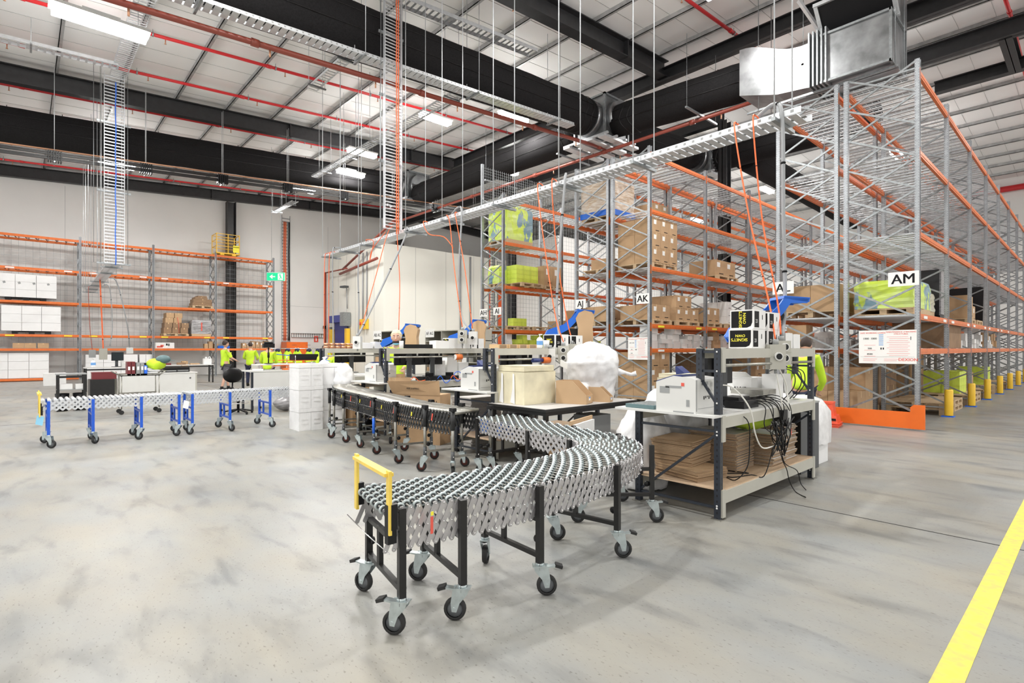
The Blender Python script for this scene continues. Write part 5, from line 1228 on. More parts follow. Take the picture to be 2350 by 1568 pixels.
# long carton behind the roller conveyor with printed flaps
t = thing('open_carton', 'long open brown carton standing behind the roller conveyor', 'box', (-7.35, 4.75, .0), R(26)); ob('body', MB('carton').box(-.42, .42, -.17, .17, .0, .78), t)
ob('open_flap', MB('carton').hexa([(-.44, -.175, .77), (.42, -.175, .77), (.42, -.165, .77), (-.44, -.165, .77), (-.5, -.24, .98), (.42, -.2, 1.0), (.42, -.19, 1.0), (-.5, -.23, .98)]), t)
text('H', .07, 'dark_ink', t, (.34, -.172, .66)); text('FREE SHIPPING', .035, 'dark_ink', t, (-.04, -.215, .87), rot=(R(80), 0, 0))
flats('tall grey pile of flat cartons right of the long open carton', -6.7, 5.35, 0, .5, .6, 34, .022, top='brick_board', edge='brick_board')
for i, (x, y, h) in enumerate(((-7.75, 5.3, .5), (-9.6, 5.2, .62), (-9.95, 4.9, .78))): carton('brown carton on the floor behind the roller conveyor, %s' % ('right', 'middle', 'left')[i], x, y, 0, .4, .36, h, 'carton' if i else 'carton_dark')
solo('storage_tote', MB('blue_plastic').box(-.25, .25, -.2, .2, 0, .2).box(-.27, .27, -.22, .22, .17, .2), 'blue plastic tote under the middle bench', 'tote', (-5.95, 5.2, .264)); solo('waste_bag', MB('wrap_black').sphere((0, 0, .3), .32, 12, (1, 1, .95), 8).jitter(.02), 'black sack under the middle bench', 'sack', (-6.7, 6.3, .0))
solo('cable_coil', MB('cable_blue').tube([(.008 * math.sin(k), .09 * math.cos(k * .5), .09 * math.sin(k * .5)) for k in range(40)], .006, 5), 'blue coiled lead hanging at the end of the worker bench', 'cable coil', (-8.08, 6.0, .98))
for i, (y, mt, w) in enumerate(((4.9, 'kraft', .3), (5.5, 'black_plastic', .4), (5.95, 'black_plastic', .3))): solo('desk_item', MB(mt).box(-.12, .12, -w / 2, w / 2, 0, .07).cb((0, .02, .1), (.1, .12, .06), .4), '%s on the worker bench before the monitors' % ('brown book pile', 'black keyboard and leads', 'black scanner set')[i], 'desk items', (-8.3, y, .922))
for i in range(6): lead2 = drop('tangled lead on the worker bench, %s' % ORD[i].replace('nearest', 'first'), [(-8.1 + .02 * (i % 2), 5.0 + .28 * i, .95), (-8.07, 5.05 + .28 * i, 1.0), (-8.06, 5.15 + .28 * i, .93 - .03 * (i % 3)), (-8.1, 5.3 + .28 * i, .94)], .007, ('orange_cable', 'black_plastic', 'cable_blue')[i % 3], 'lead', False)
solo('tape_gun', MB('navy_plastic').tube([(0, 0, 0), (0, .2, 0)], .03, 12).use('orange').cyl((0, .2, 0), (0, .34, 0), .045, 12), 'orange and blue rolls on the rod of the middle bench', 'tape', (-5.44, 5.35, 1.33))
solo('tape_roll', MB('orange').cyl((0, 0, 0), (0, .14, 0), .055, 14).use('paper').cyl((0, -.01, 0), (0, 0, 0), .05, 14), 'orange label rolls on the rod of the worker bench', 'tape', (-8.09, 5.95, 1.34))
for i in range(3): carton('white satchel stack behind the worker bench, %s' % ('left', 'middle', 'right')[i], -8.6, 5.9 + .28 * i, .93, .2, .24, (.34, .4, .3)[i], 'paper')
# low pick shelving with the AB AC / AF AG signs
def shelving(label, x, y, w, d, h, seed):
    t = thing('bin_shelving', label, 'shelving', (x, y, 0), 0, 'beige low bin shelving')
    m = MB('beige_steel'); m.box(0, .02, 0, d, 0, h); m.box(w - .02, w, 0, d, 0, h)
    ob('side_panel', MB('beige_steel').box(0, .02, 0, d, 0, h), t); ob('side_panel', MB('beige_steel').box(w - .02, w, 0, d, 0, h), t)
    n = max(1, round(w / .95))
    for k in range(1, n): ob('divider', B('beige_steel', w * k / n - .01, w * k / n + .01, 0, d, 0, h), t)
    for k in range(7): z = h * k / 6; ob('shelf', B('beige_steel', 0, w, 0, d, z, z + .025), t)
    ob('back_panel', B('beige_steel', 0, w, d - .01, d, 0, h), t)
    r = random.Random(seed); cnt = 0
    for k in range(2, 5):
        z = h * k / 6 + .025; xx = .05; q = 0
        while xx < w - .2 and q < 10:
            ww = r.choice((.12, .18, .24)); 
            solo('bin_carton', carton_mesh(ww - .01, .3, r.choice((.14, .2)), r.choice(('carton', 'white_carton', 'carton', 'carton_dark'))), 'small bin carton on the %s, %s shelf, %s from left' % (label[:label.index(',')], ('third', 'fourth', 'fifth')[k - 2], ORD[q].replace('nearest', 'first')), 'box', (x + xx + ww / 2, y + .18, z), 0, 'small cartons in the low shelving')
            xx += ww + .03; q += 1
    return t
shelving('beige shelving AF AG, standing left of rack AI', -15.9, 10.4, 2.9, .6, 2.08, 3); shelving('beige shelving AB AC, behind the worker', -15.85, 8.4, 1.4, .6, 2.02, 4)
aisle('AB AC', -15.57, 8.39, 1.93, 0, .52, 'white sign reading AB AC on the low beige shelving', .155); aisle('AF AG', -15.6, 10.39, 2.02, 0, .52, 'white sign reading AF AG on the low beige shelving', .155)
for i, x in enumerate((-29.9, -29.4)):
    t = thing('stop_button', 'yellow red emergency stop box on the cool room wall, %s of two' % ('left', 'right')[i], 'stop button', (x, 15.1, 2.95)); ob('housing', B('bollard', -.16, .16, -.1, .08, -.3, .3), t); ob('button', MB('red_plastic').cyl((-.02, -.1, .05), (-.02, -.2, .05), .1, 12), t)
    solo('wall_conduit', MB('cable_grey').cyl((0, 0, 0), (0, 0, 4), .04, 8), 'grey conduit on the cool room wall above the stop boxes, %s' % ('left', 'right')[i], 'conduit', (x, 15.14, 3.25))
for i, y in enumerate((20.6, 21.4)): solo('wall_conduit', MB('cable_grey').cyl((0, 0, 0), (0, 0, 5.2), .045, 8), 'grey conduit on the long cool room face, %s' % ('left', 'right')[i], 'conduit', (-27.44, y, 2.2))
t = thing('security_camera', 'small camera on a stalk above the blue roller door', 'camera', (-31.9, 15.1, 4.0)); ob('stalk', MB('cable_grey').cyl((0, 0, 0), (0, -.05, 1.3), .03, 6), t); ob('camera_body', MB('dark_grey').cb((0, -.2, 1.35), (.5, .3, .12), .2), t)
# ---------------------------------------------------------------- extendable conveyors
def spline(P, n=24):
    P = [Vector(p) for p in P]; out = []
    for i in range(len(P) - 1):
        a = P[max(i - 1, 0)]; b = P[i]; c = P[i + 1]; d = P[min(i + 2, len(P) - 1)]
        for k in range(n):
            u = k / n; out.append(.5 * ((2 * b) + (c - a) * u + (2 * a - 5 * b + 4 * c - d) * u * u + (3 * b - a - 3 * c + d) * u ** 3))
    return out + [P[-1]]
CM = {}
def caster(t, x, y, rz, hub='wheel_grey', brake=False, r=.062):
    if ('w', hub) not in CM:
        m = MB('rubber').lathe([(.045, -.016), (.058, -.018), (.062, -.01), (.062, .01), (.058, .018), (.045, .016)], 22); m.use(hub).lathe([(.001, -.012), (.02, -.014), (.022, -.008), (.045, -.008), (.045, .008), (.022, .008), (.02, .014), (.001, .012)], 22)
        m.moved(rx=R(90)); CM['w', hub] = m.mesh('wheel')
        m = MB('zinc')
        for s in (-1, 1): m.prism([(-.045, .045), (.035, .045), (.02, -.0), (.052, -.07), (.03, -.075), (-.01, -.01), (-.045, .02)] if 0 else [(-.05, .052)][:0] or [(-.04, .05), (.05, .05), (.062, -.03), (.056, -.078), (.030, -.080), (.012, -.03), (-.03, .02)], 'y', s * .024 - .002, s * .024 + .002)
        m.box(-.045, .035, -.028, .028, .045, .052); m.cyl((0, 0, .05), (0, 0, .066), .026, 14); m.cyl((.042, -.03, -.06), (.042, .03, -.06), .008, 8); CM['b'] = m.mesh('bracket')
        m = MB('zinc').cb((.07, 0, .045), (.06, .04, .008), ry=-.1); m.use('rubber').cb((.115, 0, .046), (.045, .048, .018), ry=.3); CM['k'] = m.mesh('brake_pedal')
    c = ob('caster', CM['b'], t, (x, y, .132), rz); ob('wheel', CM['w', hub], c, (.042, 0, -.069))
    if brake: ob('brake_pedal', CM['k'], c)
    return c
def conveyor(label, path, pitch, hw, ztop, kind, L, legs, link='alu', legmat='black_paint', hub='wheel_grey', handle=None, group='extendable conveyors', legstyle='square', nrows=7, near=100, stickers=(), brakes=(), turns={}, wheelmat='zinc'):
    pts = spline(path); S = [0]
    for a, b in zip(pts, pts[1:]): S.append(S[-1] + (b - a).length)
    def at(s):
        s = max(0, min(S[-1] - 1e-6, s)); k = 0
        lo, hi = 0, len(S) - 1
        while hi - lo > 1:
            mid = (lo + hi) // 2
            if S[mid] <= s: lo = mid
            else: hi = mid
        u = (s - S[lo]) / max(1e-9, S[hi] - S[lo]); p = pts[lo].lerp(pts[hi], u)
        tg = (pts[min(hi + 2, len(pts) - 1)] - pts[max(lo - 2, 0)]).normalized(); return p, tg, Vector((-tg.y, tg.x, 0))
    s = .02; ax = []
    while s < S[-1]: ax.append(at(s) + (s,)); s += pitch(s / S[-1])
    o = pts[0].copy(); t = thing('extendable_conveyor', label, 'conveyor', (o.x, o.y, 0), group=group); o = Vector((o.x, o.y, 0))
    items = []; rr = .024
    def Z(s): return ztop(s / S[-1]) - rr
    if kind == 'wheel':
        m = MB(wheelmat).lathe([(.014, -.0075), (.022, -.0085), (.024, -.006), (.024, .006), (.022, .0085), (.014, .0075)], 14); m.use('dark_grey').lathe([(.001, -.006), (.014, -.0045)], 14).lathe([(.014, .0045), (.001, .006)], 14); m.use('chrome').lathe([(.001, -.0085), (.005, -.0085), (.005, .0085), (.001, .0085)], 8); wb = m
        wheel = m.mesh('skate_wheel'); rest = MB(wheelmat, 'dark_grey', 'chrome'); allw = []
        for i, (p, tg, nn, s) in enumerate(ax):
            q = p - o; z = Z(s)
            items.append(('axle', MB('steel_worn').cyl(Vector((q.x, q.y, z)) - nn * hw, Vector((q.x, q.y, z)) + nn * hw, .004, 5)))
            n = nrows if i % 2 == 0 else nrows - 1; st = (2 * hw - .05) / (nrows - 1)
            for k in range(n):
                off = (k - (n - 1) / 2) * st; c = Vector((q.x, q.y, z)) + nn * off; allw.append((((c + o).xy).length, c, math.atan2(nn.y, nn.x)))
        allw.sort(key=lambda a: a[0])
        for k, (dd, c, ang) in enumerate(allw):
            if k < near: ob('skate_wheel', wheel, t, c, rot=(R(90), 0, ang - R(90)))
            else:
                mm = Matrix.Translation(c) @ Matrix.Rotation(ang - R(90), 4, 'Z') @ Matrix.Rotation(R(90), 4, 'X'); off = len(rest.v)
                rest.v += [tuple(mm @ Vector(v)) for v in wb.v]
                for f, mi, sm in zip(wb.f, wb.mi, wb.sm): rest.f.append(tuple(a + off for a in f)); rest.mi.append(mi); rest.sm.append(sm)
        if len(allw) > near: ob('skate_wheels', rest, t)['kind'] = 'stuff'
        for nm, m in items: ob(nm, m, t)
    else:
        for i, (p, tg, nn, s) in enumerate(ax):
            q = p - o; z = Z(s); a = Vector((q.x, q.y, z)) - nn * (hw - .01); b = Vector((q.x, q.y, z)) + nn * (hw - .01)
            ob('roller', MB(wheelmat).cyl(a, b, rr, 12).use('dark_grey').cyl(a - nn * .004, a, .012, 8), t)
    # scissor links on both sides
    links = []
    for sd in (-1, 1):
        P = [Vector(((p - o).x, (p - o).y, Z(s))) + nn * sd * hw for p, tg, nn, s in ax]; NN = [nn * sd for p, tg, nn, s in ax]
        for i in range(len(P)):
            for dr in (-1, 1):
                j = i + 2 * dr
                if j < 0 or j >= len(P):
                    continue
                else: e = P[j]
                h = math.hypot(e.x - P[i].x, e.y - P[i].y); dz = math.sqrt(max(.01, L * L - h * h)); e = Vector((e.x, e.y, P[i].z - dz)); off = NN[i] * (.004 if dr == 1 else .010)
                a = P[i] + off; b = e + off
                m = MB(link).rbar(a, b, .004, .026); m.use('chrome')
                for c in (a, b, (a + b) / 2): m.sphere(tuple(c + NN[i] * .004), .0055, 6, (1, 1, 1), 4)
                links.append((((a + o).xy).length, m))
    links.sort(key=lambda a: a[0]); rest = None
    for k, (dd, m) in enumerate(links):
        if k < near: ob('side_link', m, t)
        else: rest = m if rest is None else rest.merge(m)
    if rest: ob('side_links', rest, t)['kind'] = 'stuff'
    # legs
    for i, (a, b) in enumerate(legs):
        a = Vector((*a, 0)) - o; b = Vector((*b, 0)) - o; zt = ztop(.5) - .02; d = (b - a).normalized(); ang = math.atan2(d.y, d.x)
        for k, p in enumerate((a, b)):
            if legstyle == 'square':
                m = MB(legmat); m.cb((p.x, p.y, (zt + .16) / 2), (.038, .038, zt - .16), ang); 
            else:
                m = MB('steel_worn').cyl((p.x, p.y, .2), (p.x, p.y, zt - .1), .019, 10).use('link_black').cyl((p.x, p.y, zt - .24), (p.x, p.y, zt - .02), .026, 10).use('dark_grey').cyl((p.x, p.y, .18), (p.x, p.y, .3), .022, 10).use('black_plastic').cb((p.x, p.y, zt), (.08, .05, .04))
            ob('leg', m, t)
            if legstyle != 'square' and k == 0 and i in stickers: ob('leg_label', MB('cable_blue').cyl((p.x, p.y, .3), (p.x, p.y, .52), .0196, 10), t)
            caster(t, p.x, p.y, turns.get((i, k), rnd.choice((.5, .9, -2.3, 2.4, 1.3))) if not (i, k) in brakes else brakes[(i, k)], hub, (i, k) in brakes)
            kn = MB('black_plastic').lathe([(.001, 0), (.02, 0), (.026, .01), (.02, .022), (.001, .022)], 8).moved(rx=R(90)); kn.moved((p.x + d.x * (.04 if k == 0 else -.04), p.y + d.y * .04 * (1 if k == 0 else -1), .33), ang); ob('knob', kn, t)
        w = .028 if legstyle == 'square' else .024
        z2 = .24; z1 = .46 if legstyle == 'square' else .0
        ob('crossbar', MB(legmat if legstyle == 'square' else 'steel_worn').bar(Vector((a.x, a.y, z2)), Vector((b.x, b.y, z2)), w, w), t)
        if z1:
            ob('crossbar', MB(legmat).bar(Vector((a.x, a.y, z1)), Vector((b.x, b.y, z1)), w, w), t)
            c = a.lerp(b, .62); ob('crossbar', MB(legmat).bar(Vector((c.x, c.y, z2)), Vector((c.x, c.y, z1)), w, w), t)
        for p, q in ((a, b), (b, a)):
            for z in ((z2, z1) if z1 else (z2,)): ob('bolt', MB('chrome').sphere((p.x - d.x * .0, p.y, z), .009, 6, m=4).moved(((Vector((math.sin(ang), -math.cos(ang), 0)) * .02).x, (Vector((math.sin(ang), -math.cos(ang), 0)) * .02).y, 0)), t)
    if handle:
        (h1, h2, z0, z1, wd) = handle; a = Vector((*h1, 0)) - o; b = Vector((*h2, 0)) - o; m = MB('yellow_paint')
        for p in (a, b): m.bar((p.x, p.y, z0), (p.x, p.y, z1), .016, wd, up=(b - a))
        m.bar((a.x, a.y, z1 - wd / 2), (b.x, b.y, z1 - wd / 2), .05, .018) ; ob('handle', m, t)
        for p in (a, b): ob('handle_mount', MB('black_plastic').cb((p.x + .01, p.y + .018, z0 + .09), (.03, .035, .13)), t); 
    return t, ax, o
near_path = [(-2.76, 1.42, 0), (-2.68, 1.82, 0), (-2.62, 2.2, 0), (-2.60, 2.6, 0), (-2.62, 3.0, 0), (-2.70, 3.4, 0), (-2.86, 3.74, 0), (-3.15, 3.97, 0), (-3.55, 4.03, 0), (-4.05, 4.1, 0), (-4.6, 4.22, 0), (-5.02, 4.31, 0)]
t, ax, o = conveyor('long silver skatewheel conveyor curving from the yellow handle to the roller conveyor', near_path, lambda u: .046 + .036 * min(1, max(0, (u - .15) / .6)), .265, lambda u: .685, 'wheel', .225,
    [((-2.47, 1.47), (-3.04, 1.58)), ((-2.38, 1.80), (-2.95, 1.92)), ((-2.305, 2.33), (-2.88, 2.37)), ((-2.345, 3.16), (-2.90, 3.07)), ((-2.62, 4.02), (-3.02, 3.58)), ((-3.28, 3.70), (-3.2, 4.33)), ((-3.93, 3.80), (-3.85, 4.41)), ((-5.02, 4.02), (-4.97, 4.62))],
    handle=((-2.45, 1.385), (-2.98, 1.47), .55, .875, .042), brakes={(0, 0): R(215), (0, 1): R(200), (1, 0): R(222), (1, 1): R(215), (2, 0): R(50), (3, 0): R(50), (4, 0): R(48)}, turns={(2, 1): R(130), (3, 1): R(52)})
ob('end_plate', MB('black_plastic').cb((.30, -.02, .60), (.035, .05, .2)).cb((.25, .0, .655), (.12, .02, .02)), t)
ob('warning_label', MB('yellow_ink').cb((.395, .17, .635), (.003, .016, .02)).use('red_ink').cb((.395, .168, .575), (.003, .016, .09)), t)
ob('drag_wire', MB('chrome').tube([(-.24, .0, .52), (.1, -.05, .5), (.29, -.02, .44)], .003, 5), t)
sag = lambda u: .855 - .095 * u
rp = [(-9.25, 4.36, 0), (-8.7, 4.14, 0), (-8.0, 4.04, 0), (-7.2, 3.97, 0), (-6.4, 3.88, 0), (-5.75, 3.88, 0), (-5.15, 3.98, 0)]
RL = [(-9.1, 3.98), (-8.65, 3.86), (-8.14, 3.79), (-7.58, 3.76), (-6.94, 3.68), (-6.2, 3.60), (-5.57, 3.64), (-5.08, 3.70)]
t, ax, o = conveyor('grey roller conveyor with black scissor sides leading to the white foam stack', rp, lambda u: .052, .235, sag, 'roller', .265, [(p, (p[0] + .08, p[1] + .5)) for p in RL], link='link_black', legstyle='pipe', hub='rubber_red', wheelmat='steel_worn', stickers=(4,))
m = MB('red_ink'); y_ = MB('yellow_ink')
for k in range(10):
    i = int((k + .7) / 10.5 * len(ax)); p, tg, nn, s = ax[i]; q = p - o - nn * .253 if (p - nn * .253).length < (p + nn * .253).length else p - o + nn * .253; z = sag(s / 4.3) - .1
    (m if k % 2 else y_).cb((q.x, q.y, z), (.018, .004, .085 if k % 2 else .05), math.atan2(tg.y, tg.x), ry=.2)
ob('red_label', m, t); ob('yellow_label', y_, t)
bz = lambda u: .725
conveyor('zinc roller conveyor on blue legs with a yellow end handle, at the left', [(-10.98, .22, 0), (-10.98, .9, 0), (-10.98, 1.5, 0), (-11.0, 2.08, 0)], lambda u: .075 - .012 * u, .3, bz, 'roller', .2, [((-10.66, .30), (-11.28, .30)), ((-10.66, .83), (-11.28, .83)), ((-10.66, 1.46), (-11.28, 1.46)), ((-10.68, 2.0), (-11.3, 2.0))], link='galv_bright', legmat='blue_paint', wheelmat='galv_bright', handle=((-10.64, .2), (-11.25, .2), .48, .84, .06))
conveyor('zinc skatewheel conveyor on blue legs beside the white foam stack', [(-11.0, 2.16, 0), (-11.0, 2.8, 0), (-11.0, 3.4, 0), (-11.02, 4.05, 0)], lambda u: .05 + .022 * u, .3, bz, 'wheel', .2, [((-10.68, 2.2), (-11.3, 2.2)), ((-10.68, 2.80), (-11.3, 2.80)), ((-10.68, 3.5), (-11.3, 3.5))], link='galv_bright', legmat='blue_paint', wheelmat='galv_bright')
for i, (x, y, z) in enumerate(((-10.62, .2, .38), (-10.66, 2.1, .48))): solo('paper_tag', MB('paper' if i else 'mask_blue').hexa([(0, -.05, 0), (.003, -.05, 0), (.003, .03, -.03), (0, .03, -.03), (0, -.03, .13), (.003, -.03, .13), (.003, .05, .1), (0, .05, .1)]), ('pale blue tag hanging from the end of the left conveyor', 'white paper tag hanging between the two blue legged conveyors')[i], 'tag', (x, y, z))
# white foam stack
for st, (x, y) in enumerate(((-10.02, 3.93), (-10.12, 4.42))):
    for k in range(3):
        for j in range(2):
            t = thing('foam_carton', 'white foam box, %s layer, %s, %s stack by the conveyors' % (lay(k, 3).replace('second', 'middle'), ('left', 'right')[j], ('near', 'rear')[st]), 'foam box', (x, y + (j - .5) * .225, k * .405), 0, 'white foam boxes stacked by the conveyors')
            ob('body', B('poly_white', -.23, .23, -.11, .11, 0, .33), t); ob('lid', B('poly_white', -.233, .233, -.113, .113, .335, .403), t)
            if st == 0: ob('vent_marks', MB('white_carton').box(.2331, .235, -.06, .06, .12, .14).box(.2331, .235, -.06, .06, .2, .215), t)
t = thing('film_wrap', 'clear plastic wrapped round the near white foam stack', 'plastic film', (-10.02, 3.93, 0)); m = MB('clear_film')
v = []; N = 8
for k in range(10):
    for (a, b) in ((-.245, -.24), (.0, -.245), (.245, -.24), (.25, 0), (.245, .24), (0, .245), (-.245, .24), (-.25, 0)): v.append((a * (1 + .01 * math.sin(k * 2 + a * 9)), b * (1 + .01 * math.cos(k * 3)), .02 + k * .133))
m.add(v, [(i * N + q, i * N + (q + 1) % N, (i + 1) * N + (q + 1) % N, (i + 1) * N + q) for i in range(9) for q in range(N)], True); ob('film', m, t)
baggy('plastic_bag', 'white plastic bag bulging at the right of the foam stacks', 'plastic bag', (-9.75, 4.55, .55), [(.01, 0), (.1, .02), (.17, .15), (.2, .35), (.16, .55), (.08, .64), (.01, .66)], (1, 1, 1))
ob_ = thing('plastic_bag', 'tied plastic bag top with blue string on the foam stack', 'plastic bag', (-10.05, 4.3, 1.215)); ob('bag', MB('bubble_wrap').lathe([(.1, 0), (.06, .05), (.02, .08), (.05, .12), (.01, .13)], 14).crumple(.02, 12), ob_); ob('string', MB('cable_blue').tube([(-.05, 0, .07), (0, .06, .1), (.05, 0, .07), (.08, .08, .04)], .006, 5), ob_)
def wastebin(label, x, y, r, h, ring='yellow_cage'):
    t = thing('waste_bin', label, 'waste bin', (x, y, 0)); ob('body', MB('black_plastic').lathe([(.001, 0), (r * .8, 0), (r, h), (r * .95, h), (r * .76, .02)], 20), t); ob('rim', MB(ring).tube([(r * 1.03 * math.cos(a), r * 1.03 * math.sin(a), h) for a in [k * .3 for k in range(21)]], .012, 6, True), t)
    ob('bin_bag', MB('wrap_black').lathe([(r * 1.02, h + .01), (r * 1.05, h + .06), (r * .9, h + .12), (r * .8, h + .05)], 20).crumple(.02, 12), t)
wastebin('black waste bin with yellow ring under the left end of the roller conveyor', -9.0, 4.62, .19, .42); wastebin('black waste bin behind the legs of the roller conveyor', -7.75, 4.95, .2, .36, 'black_plastic')

# ---------------------------------------------------------------- left work area
def table(name, label, x0, x1, y0, y1, h, top='white_laminate', leg='black_paint', panel=None, cat='desk', th=.03, shelf=None):
    t = thing(name, label, cat, (x1, y0, 0)); w = x0 - x1; L = y1 - y0
    ob('desk_top', B(top, w, 0, 0, L, h - th, h), t)
    for x in (w + .04, -.04):
        for y in (.04, L - .04): ob('leg', B(leg, x - .025, x + .025, y - .025, y + .025, 0, h - th), t)
    if panel: ob('front_panel', B(panel, -.03, -.01, .06, L - .06, .12, h - th), t); ob('panel_lock', MB('dark_grey').cyl((-.01, L - .2, h - .18), (.0, L - .2, h - .18), .025, 10), t)
    else: ob('rail', MB(leg).bar((-.04, .05, h - .08), (-.04, L - .05, h - .08), .03, .05), t)
    if shelf is not None: ob('lower_shelf', B(top, w + .02, -.02, .02, L - .02, shelf, shelf + .02), t)
    return t
table('office_desk', 'pale grey panelled desk behind the steel trolley', -20.0, -19.2, 2.05, 4.1, .76, panel='white_laminate', leg='beige_steel')
table('work_table', 'white topped desk with black legs under the hanging left tray', -24.2, -23.5, 1.6, 3.2, .84)
table('work_table', 'long white table in front of the wall rack', -27.2, -26.5, 3.5, 6.3, .80, leg='black_paint')
t = table('shelf_cart', 'small black two-shelf cart left of the desks', -17.05, -16.6, .6, 1.17, .9, top='grey_plastic', shelf=.5, cat='cart')
table('packing_table', 'white bench with black punched legs beside the office chair', -14.5, -13.7, 4.05, 5.75, .96, leg='navy_punched', panel='white_laminate')
t = thing('shelf_riser', 'low white shelf on the bench beside the office chair', 'shelf', (-14.15, 4.25, .962)); ob('shelf_board', B('white_laminate', -.2, .2, 0, 1.4, .12, .15), t)
for y in (0, 1.37): ob('support', B('beige_steel', -.2, .2, y, y + .03, 0, .12), t)
carton('white printed carton on the lower shelf of the small black cart', -16.8, .78, .522, .3, .26, .13, 'white_carton'); carton('pale green printed carton on the lower shelf of the small cart', -16.8, 1.06, .522, .28, .2, .12, 'white_carton')
for i, y in enumerate((.72, 1.05)): solo('waste_bin', MB('black_plastic').lathe([(.001, 0), (.11, 0), (.14, .42), (.13, .42), (.1, .02)], 14), 'black bin under the small black cart, %s one' % ('left', 'right')[i], 'waste bin', (-16.8, y, 0))
solo('storage_cabinet', B('black_paint', -.3, .3, -.28, .28, 0, .62), 'black cabinet beside the desk, wrapped in plastic', 'cabinet', (-19.4, 1.7, 0)); t = thing('document_box', 'dark red box on the black cabinet', 'box', (-19.35, 1.75, .622)); ob('body', B('dark_red', -.15, .15, -.28, .28, 0, .17), t); ob('lid', B('dark_red', -.155, .155, -.285, .285, .17, .2), t)
# trolley
t = thing('steel_trolley', 'stainless two-tier trolley loaded with binders behind the blue conveyor', 'trolley', (-15.15, 2.03, 0))
for z in (.42, .87): ob('tray', MB('steel_worn').box(-.24, .24, -.38, .38, z, z + .015).box(.225, .24, -.38, .38, z, z + .05).box(-.24, -.225, -.38, .38, z, z + .05), t)
for x in (-.22, .22):
    for y in (-.36, .36): ob('post', MB('steel_worn').cyl((x, y, .12), (x, y, .9), .012, 8), t); ob('caster', MB('rubber').cyl((x - .012, y, .05), (x + .012, y, .05), .05, 12), t)
for s in (-1, 1): ob('handle', MB('steel_worn').tube([(-.22, s * .36, .88), (-.22, s * .5, .97), (.22, s * .5, .97), (.22, s * .36, .88)], .013, 8), t)
for i, (y, mt) in enumerate(((-.22, 'dark_red'), (-.14, 'dark_red'), (-.05, 'grey_plastic'), (.03, 'grey_plastic'), (.09, 'cable_blue'))): solo('ring_binder', MB(mt).box(-.14, .14, -.035, .035, 0, (.31, .31, .29, .27, .22)[i]).use('paper').box(.14, .142, -.02, .02, .12, .2), ('dark red ring binder at the left end of the trolley', 'second dark red ring binder on the trolley', 'grey ring binder beside the dark red ones', 'second grey file holder on the trolley', 'blue folder in the trolley files')[i], 'binder', (-15.05, 2.03 + y, .886))
for i in range(5): solo('document_file', MB('grey_plastic' if i % 2 else 'paper').box(-.15, .15, -.11, .11, 0, .022), 'flat document file in the trolley pile, %s from below' % ORD[i].replace('nearest', 'first'), 'document file', (-15.1, 2.28, .886 + .023 * i), rnd.uniform(-.2, .2), 'document files piled on the trolley')
def vest(label, x, y, z, s=1, rz=0):
    t = thing('hi_vis_vest', label, 'hi-vis clothing', (x, y, z), rz); ob('cloth', MB('hi_vis').sphere((0, 0, .1), .2 * s, 14, (1, 1.1, .7), 8).crumple(.06, 6, len(label)), t); return t
vest('lime yellow vest heaped at the right end of the trolley', -15.15, 2.36, 1.02, .9); vest('small lime yellow vest behind the trolley binders', -15.28, 1.98, .9, .55)
solo('green_cap', MB('teal_plastic').sphere((0, 0, 0), .13, 14, (1, 1.2, .8), 8).cb((.02, .17, -.03), (.2, .1, .012)), 'dark green cap resting on the heaped vest', 'cap', (-15.1, 2.5, 1.24))
monitor('small dark computer screen on the desk under the left tray', -23.8, 2.55, .842, R(-60), .42, .3); solo('printer_white', MB('white_plastic').prism([(-.2, 0), (.2, 0), (.2, .12), (-.1, .2), (-.2, .2)], 'y', -.2, .2), 'small white printer on the desk under the left tray', 'printer', (-23.75, 2.85, .842))
bottle('clear blue water bottle on the desk under the left tray', -23.7, 1.85, .842, 1.5); t = solo('socket_box', MB('grey_plastic').box(-.09, .09, -.1, .1, -.15, .15), 'grey socket box hanging from the left tray', 'socket box', (-26.0, 2.0, 1.3)); t = solo('socket_box', MB('beige_steel').box(-.09, .09, -.12, .12, -.17, .25), 'beige socket box hanging from the left tray', 'socket box', (-25.4, 2.28, 1.25)); solo('socket_box', MB('white_plastic').box(-.1, .1, -.1, .1, -.12, .12), 'small white socket box hanging over the left desk', 'socket box', (-25.0, 3.05, 1.42))
drop('left dark red cable falling from the left tray', [(-28.6, 2.1, 4.1), (-28.3, 2.05, 3.9), (-27, 2.0, 2.4), (-26.0, 2.0, 1.44)], .012, 'brown_pipe'); drop('bright orange cable falling from the left tray', [(-25.6, 2.2, 4.12), (-25.5, 2.2, 3.9), (-25.45, 2.25, 2.4), (-25.4, 2.28, 1.47)], .022, 'orange_cable')
drop('left grey conduit falling from the left tray', [(-27.4, 2.5, 4.1), (-27.1, 2.65, 3.9), (-26.8, 2.7, 2.4), (-26.6, 2.6, 1.6)], .02, 'cable_grey'); drop('right grey conduit falling from the left tray', [(-24.6, 2.4, 4.1), (-24.4, 2.6, 3.9), (-24.4, 2.9, 2.4), (-25.0, 3.05, 1.54)], .02, 'cable_grey')
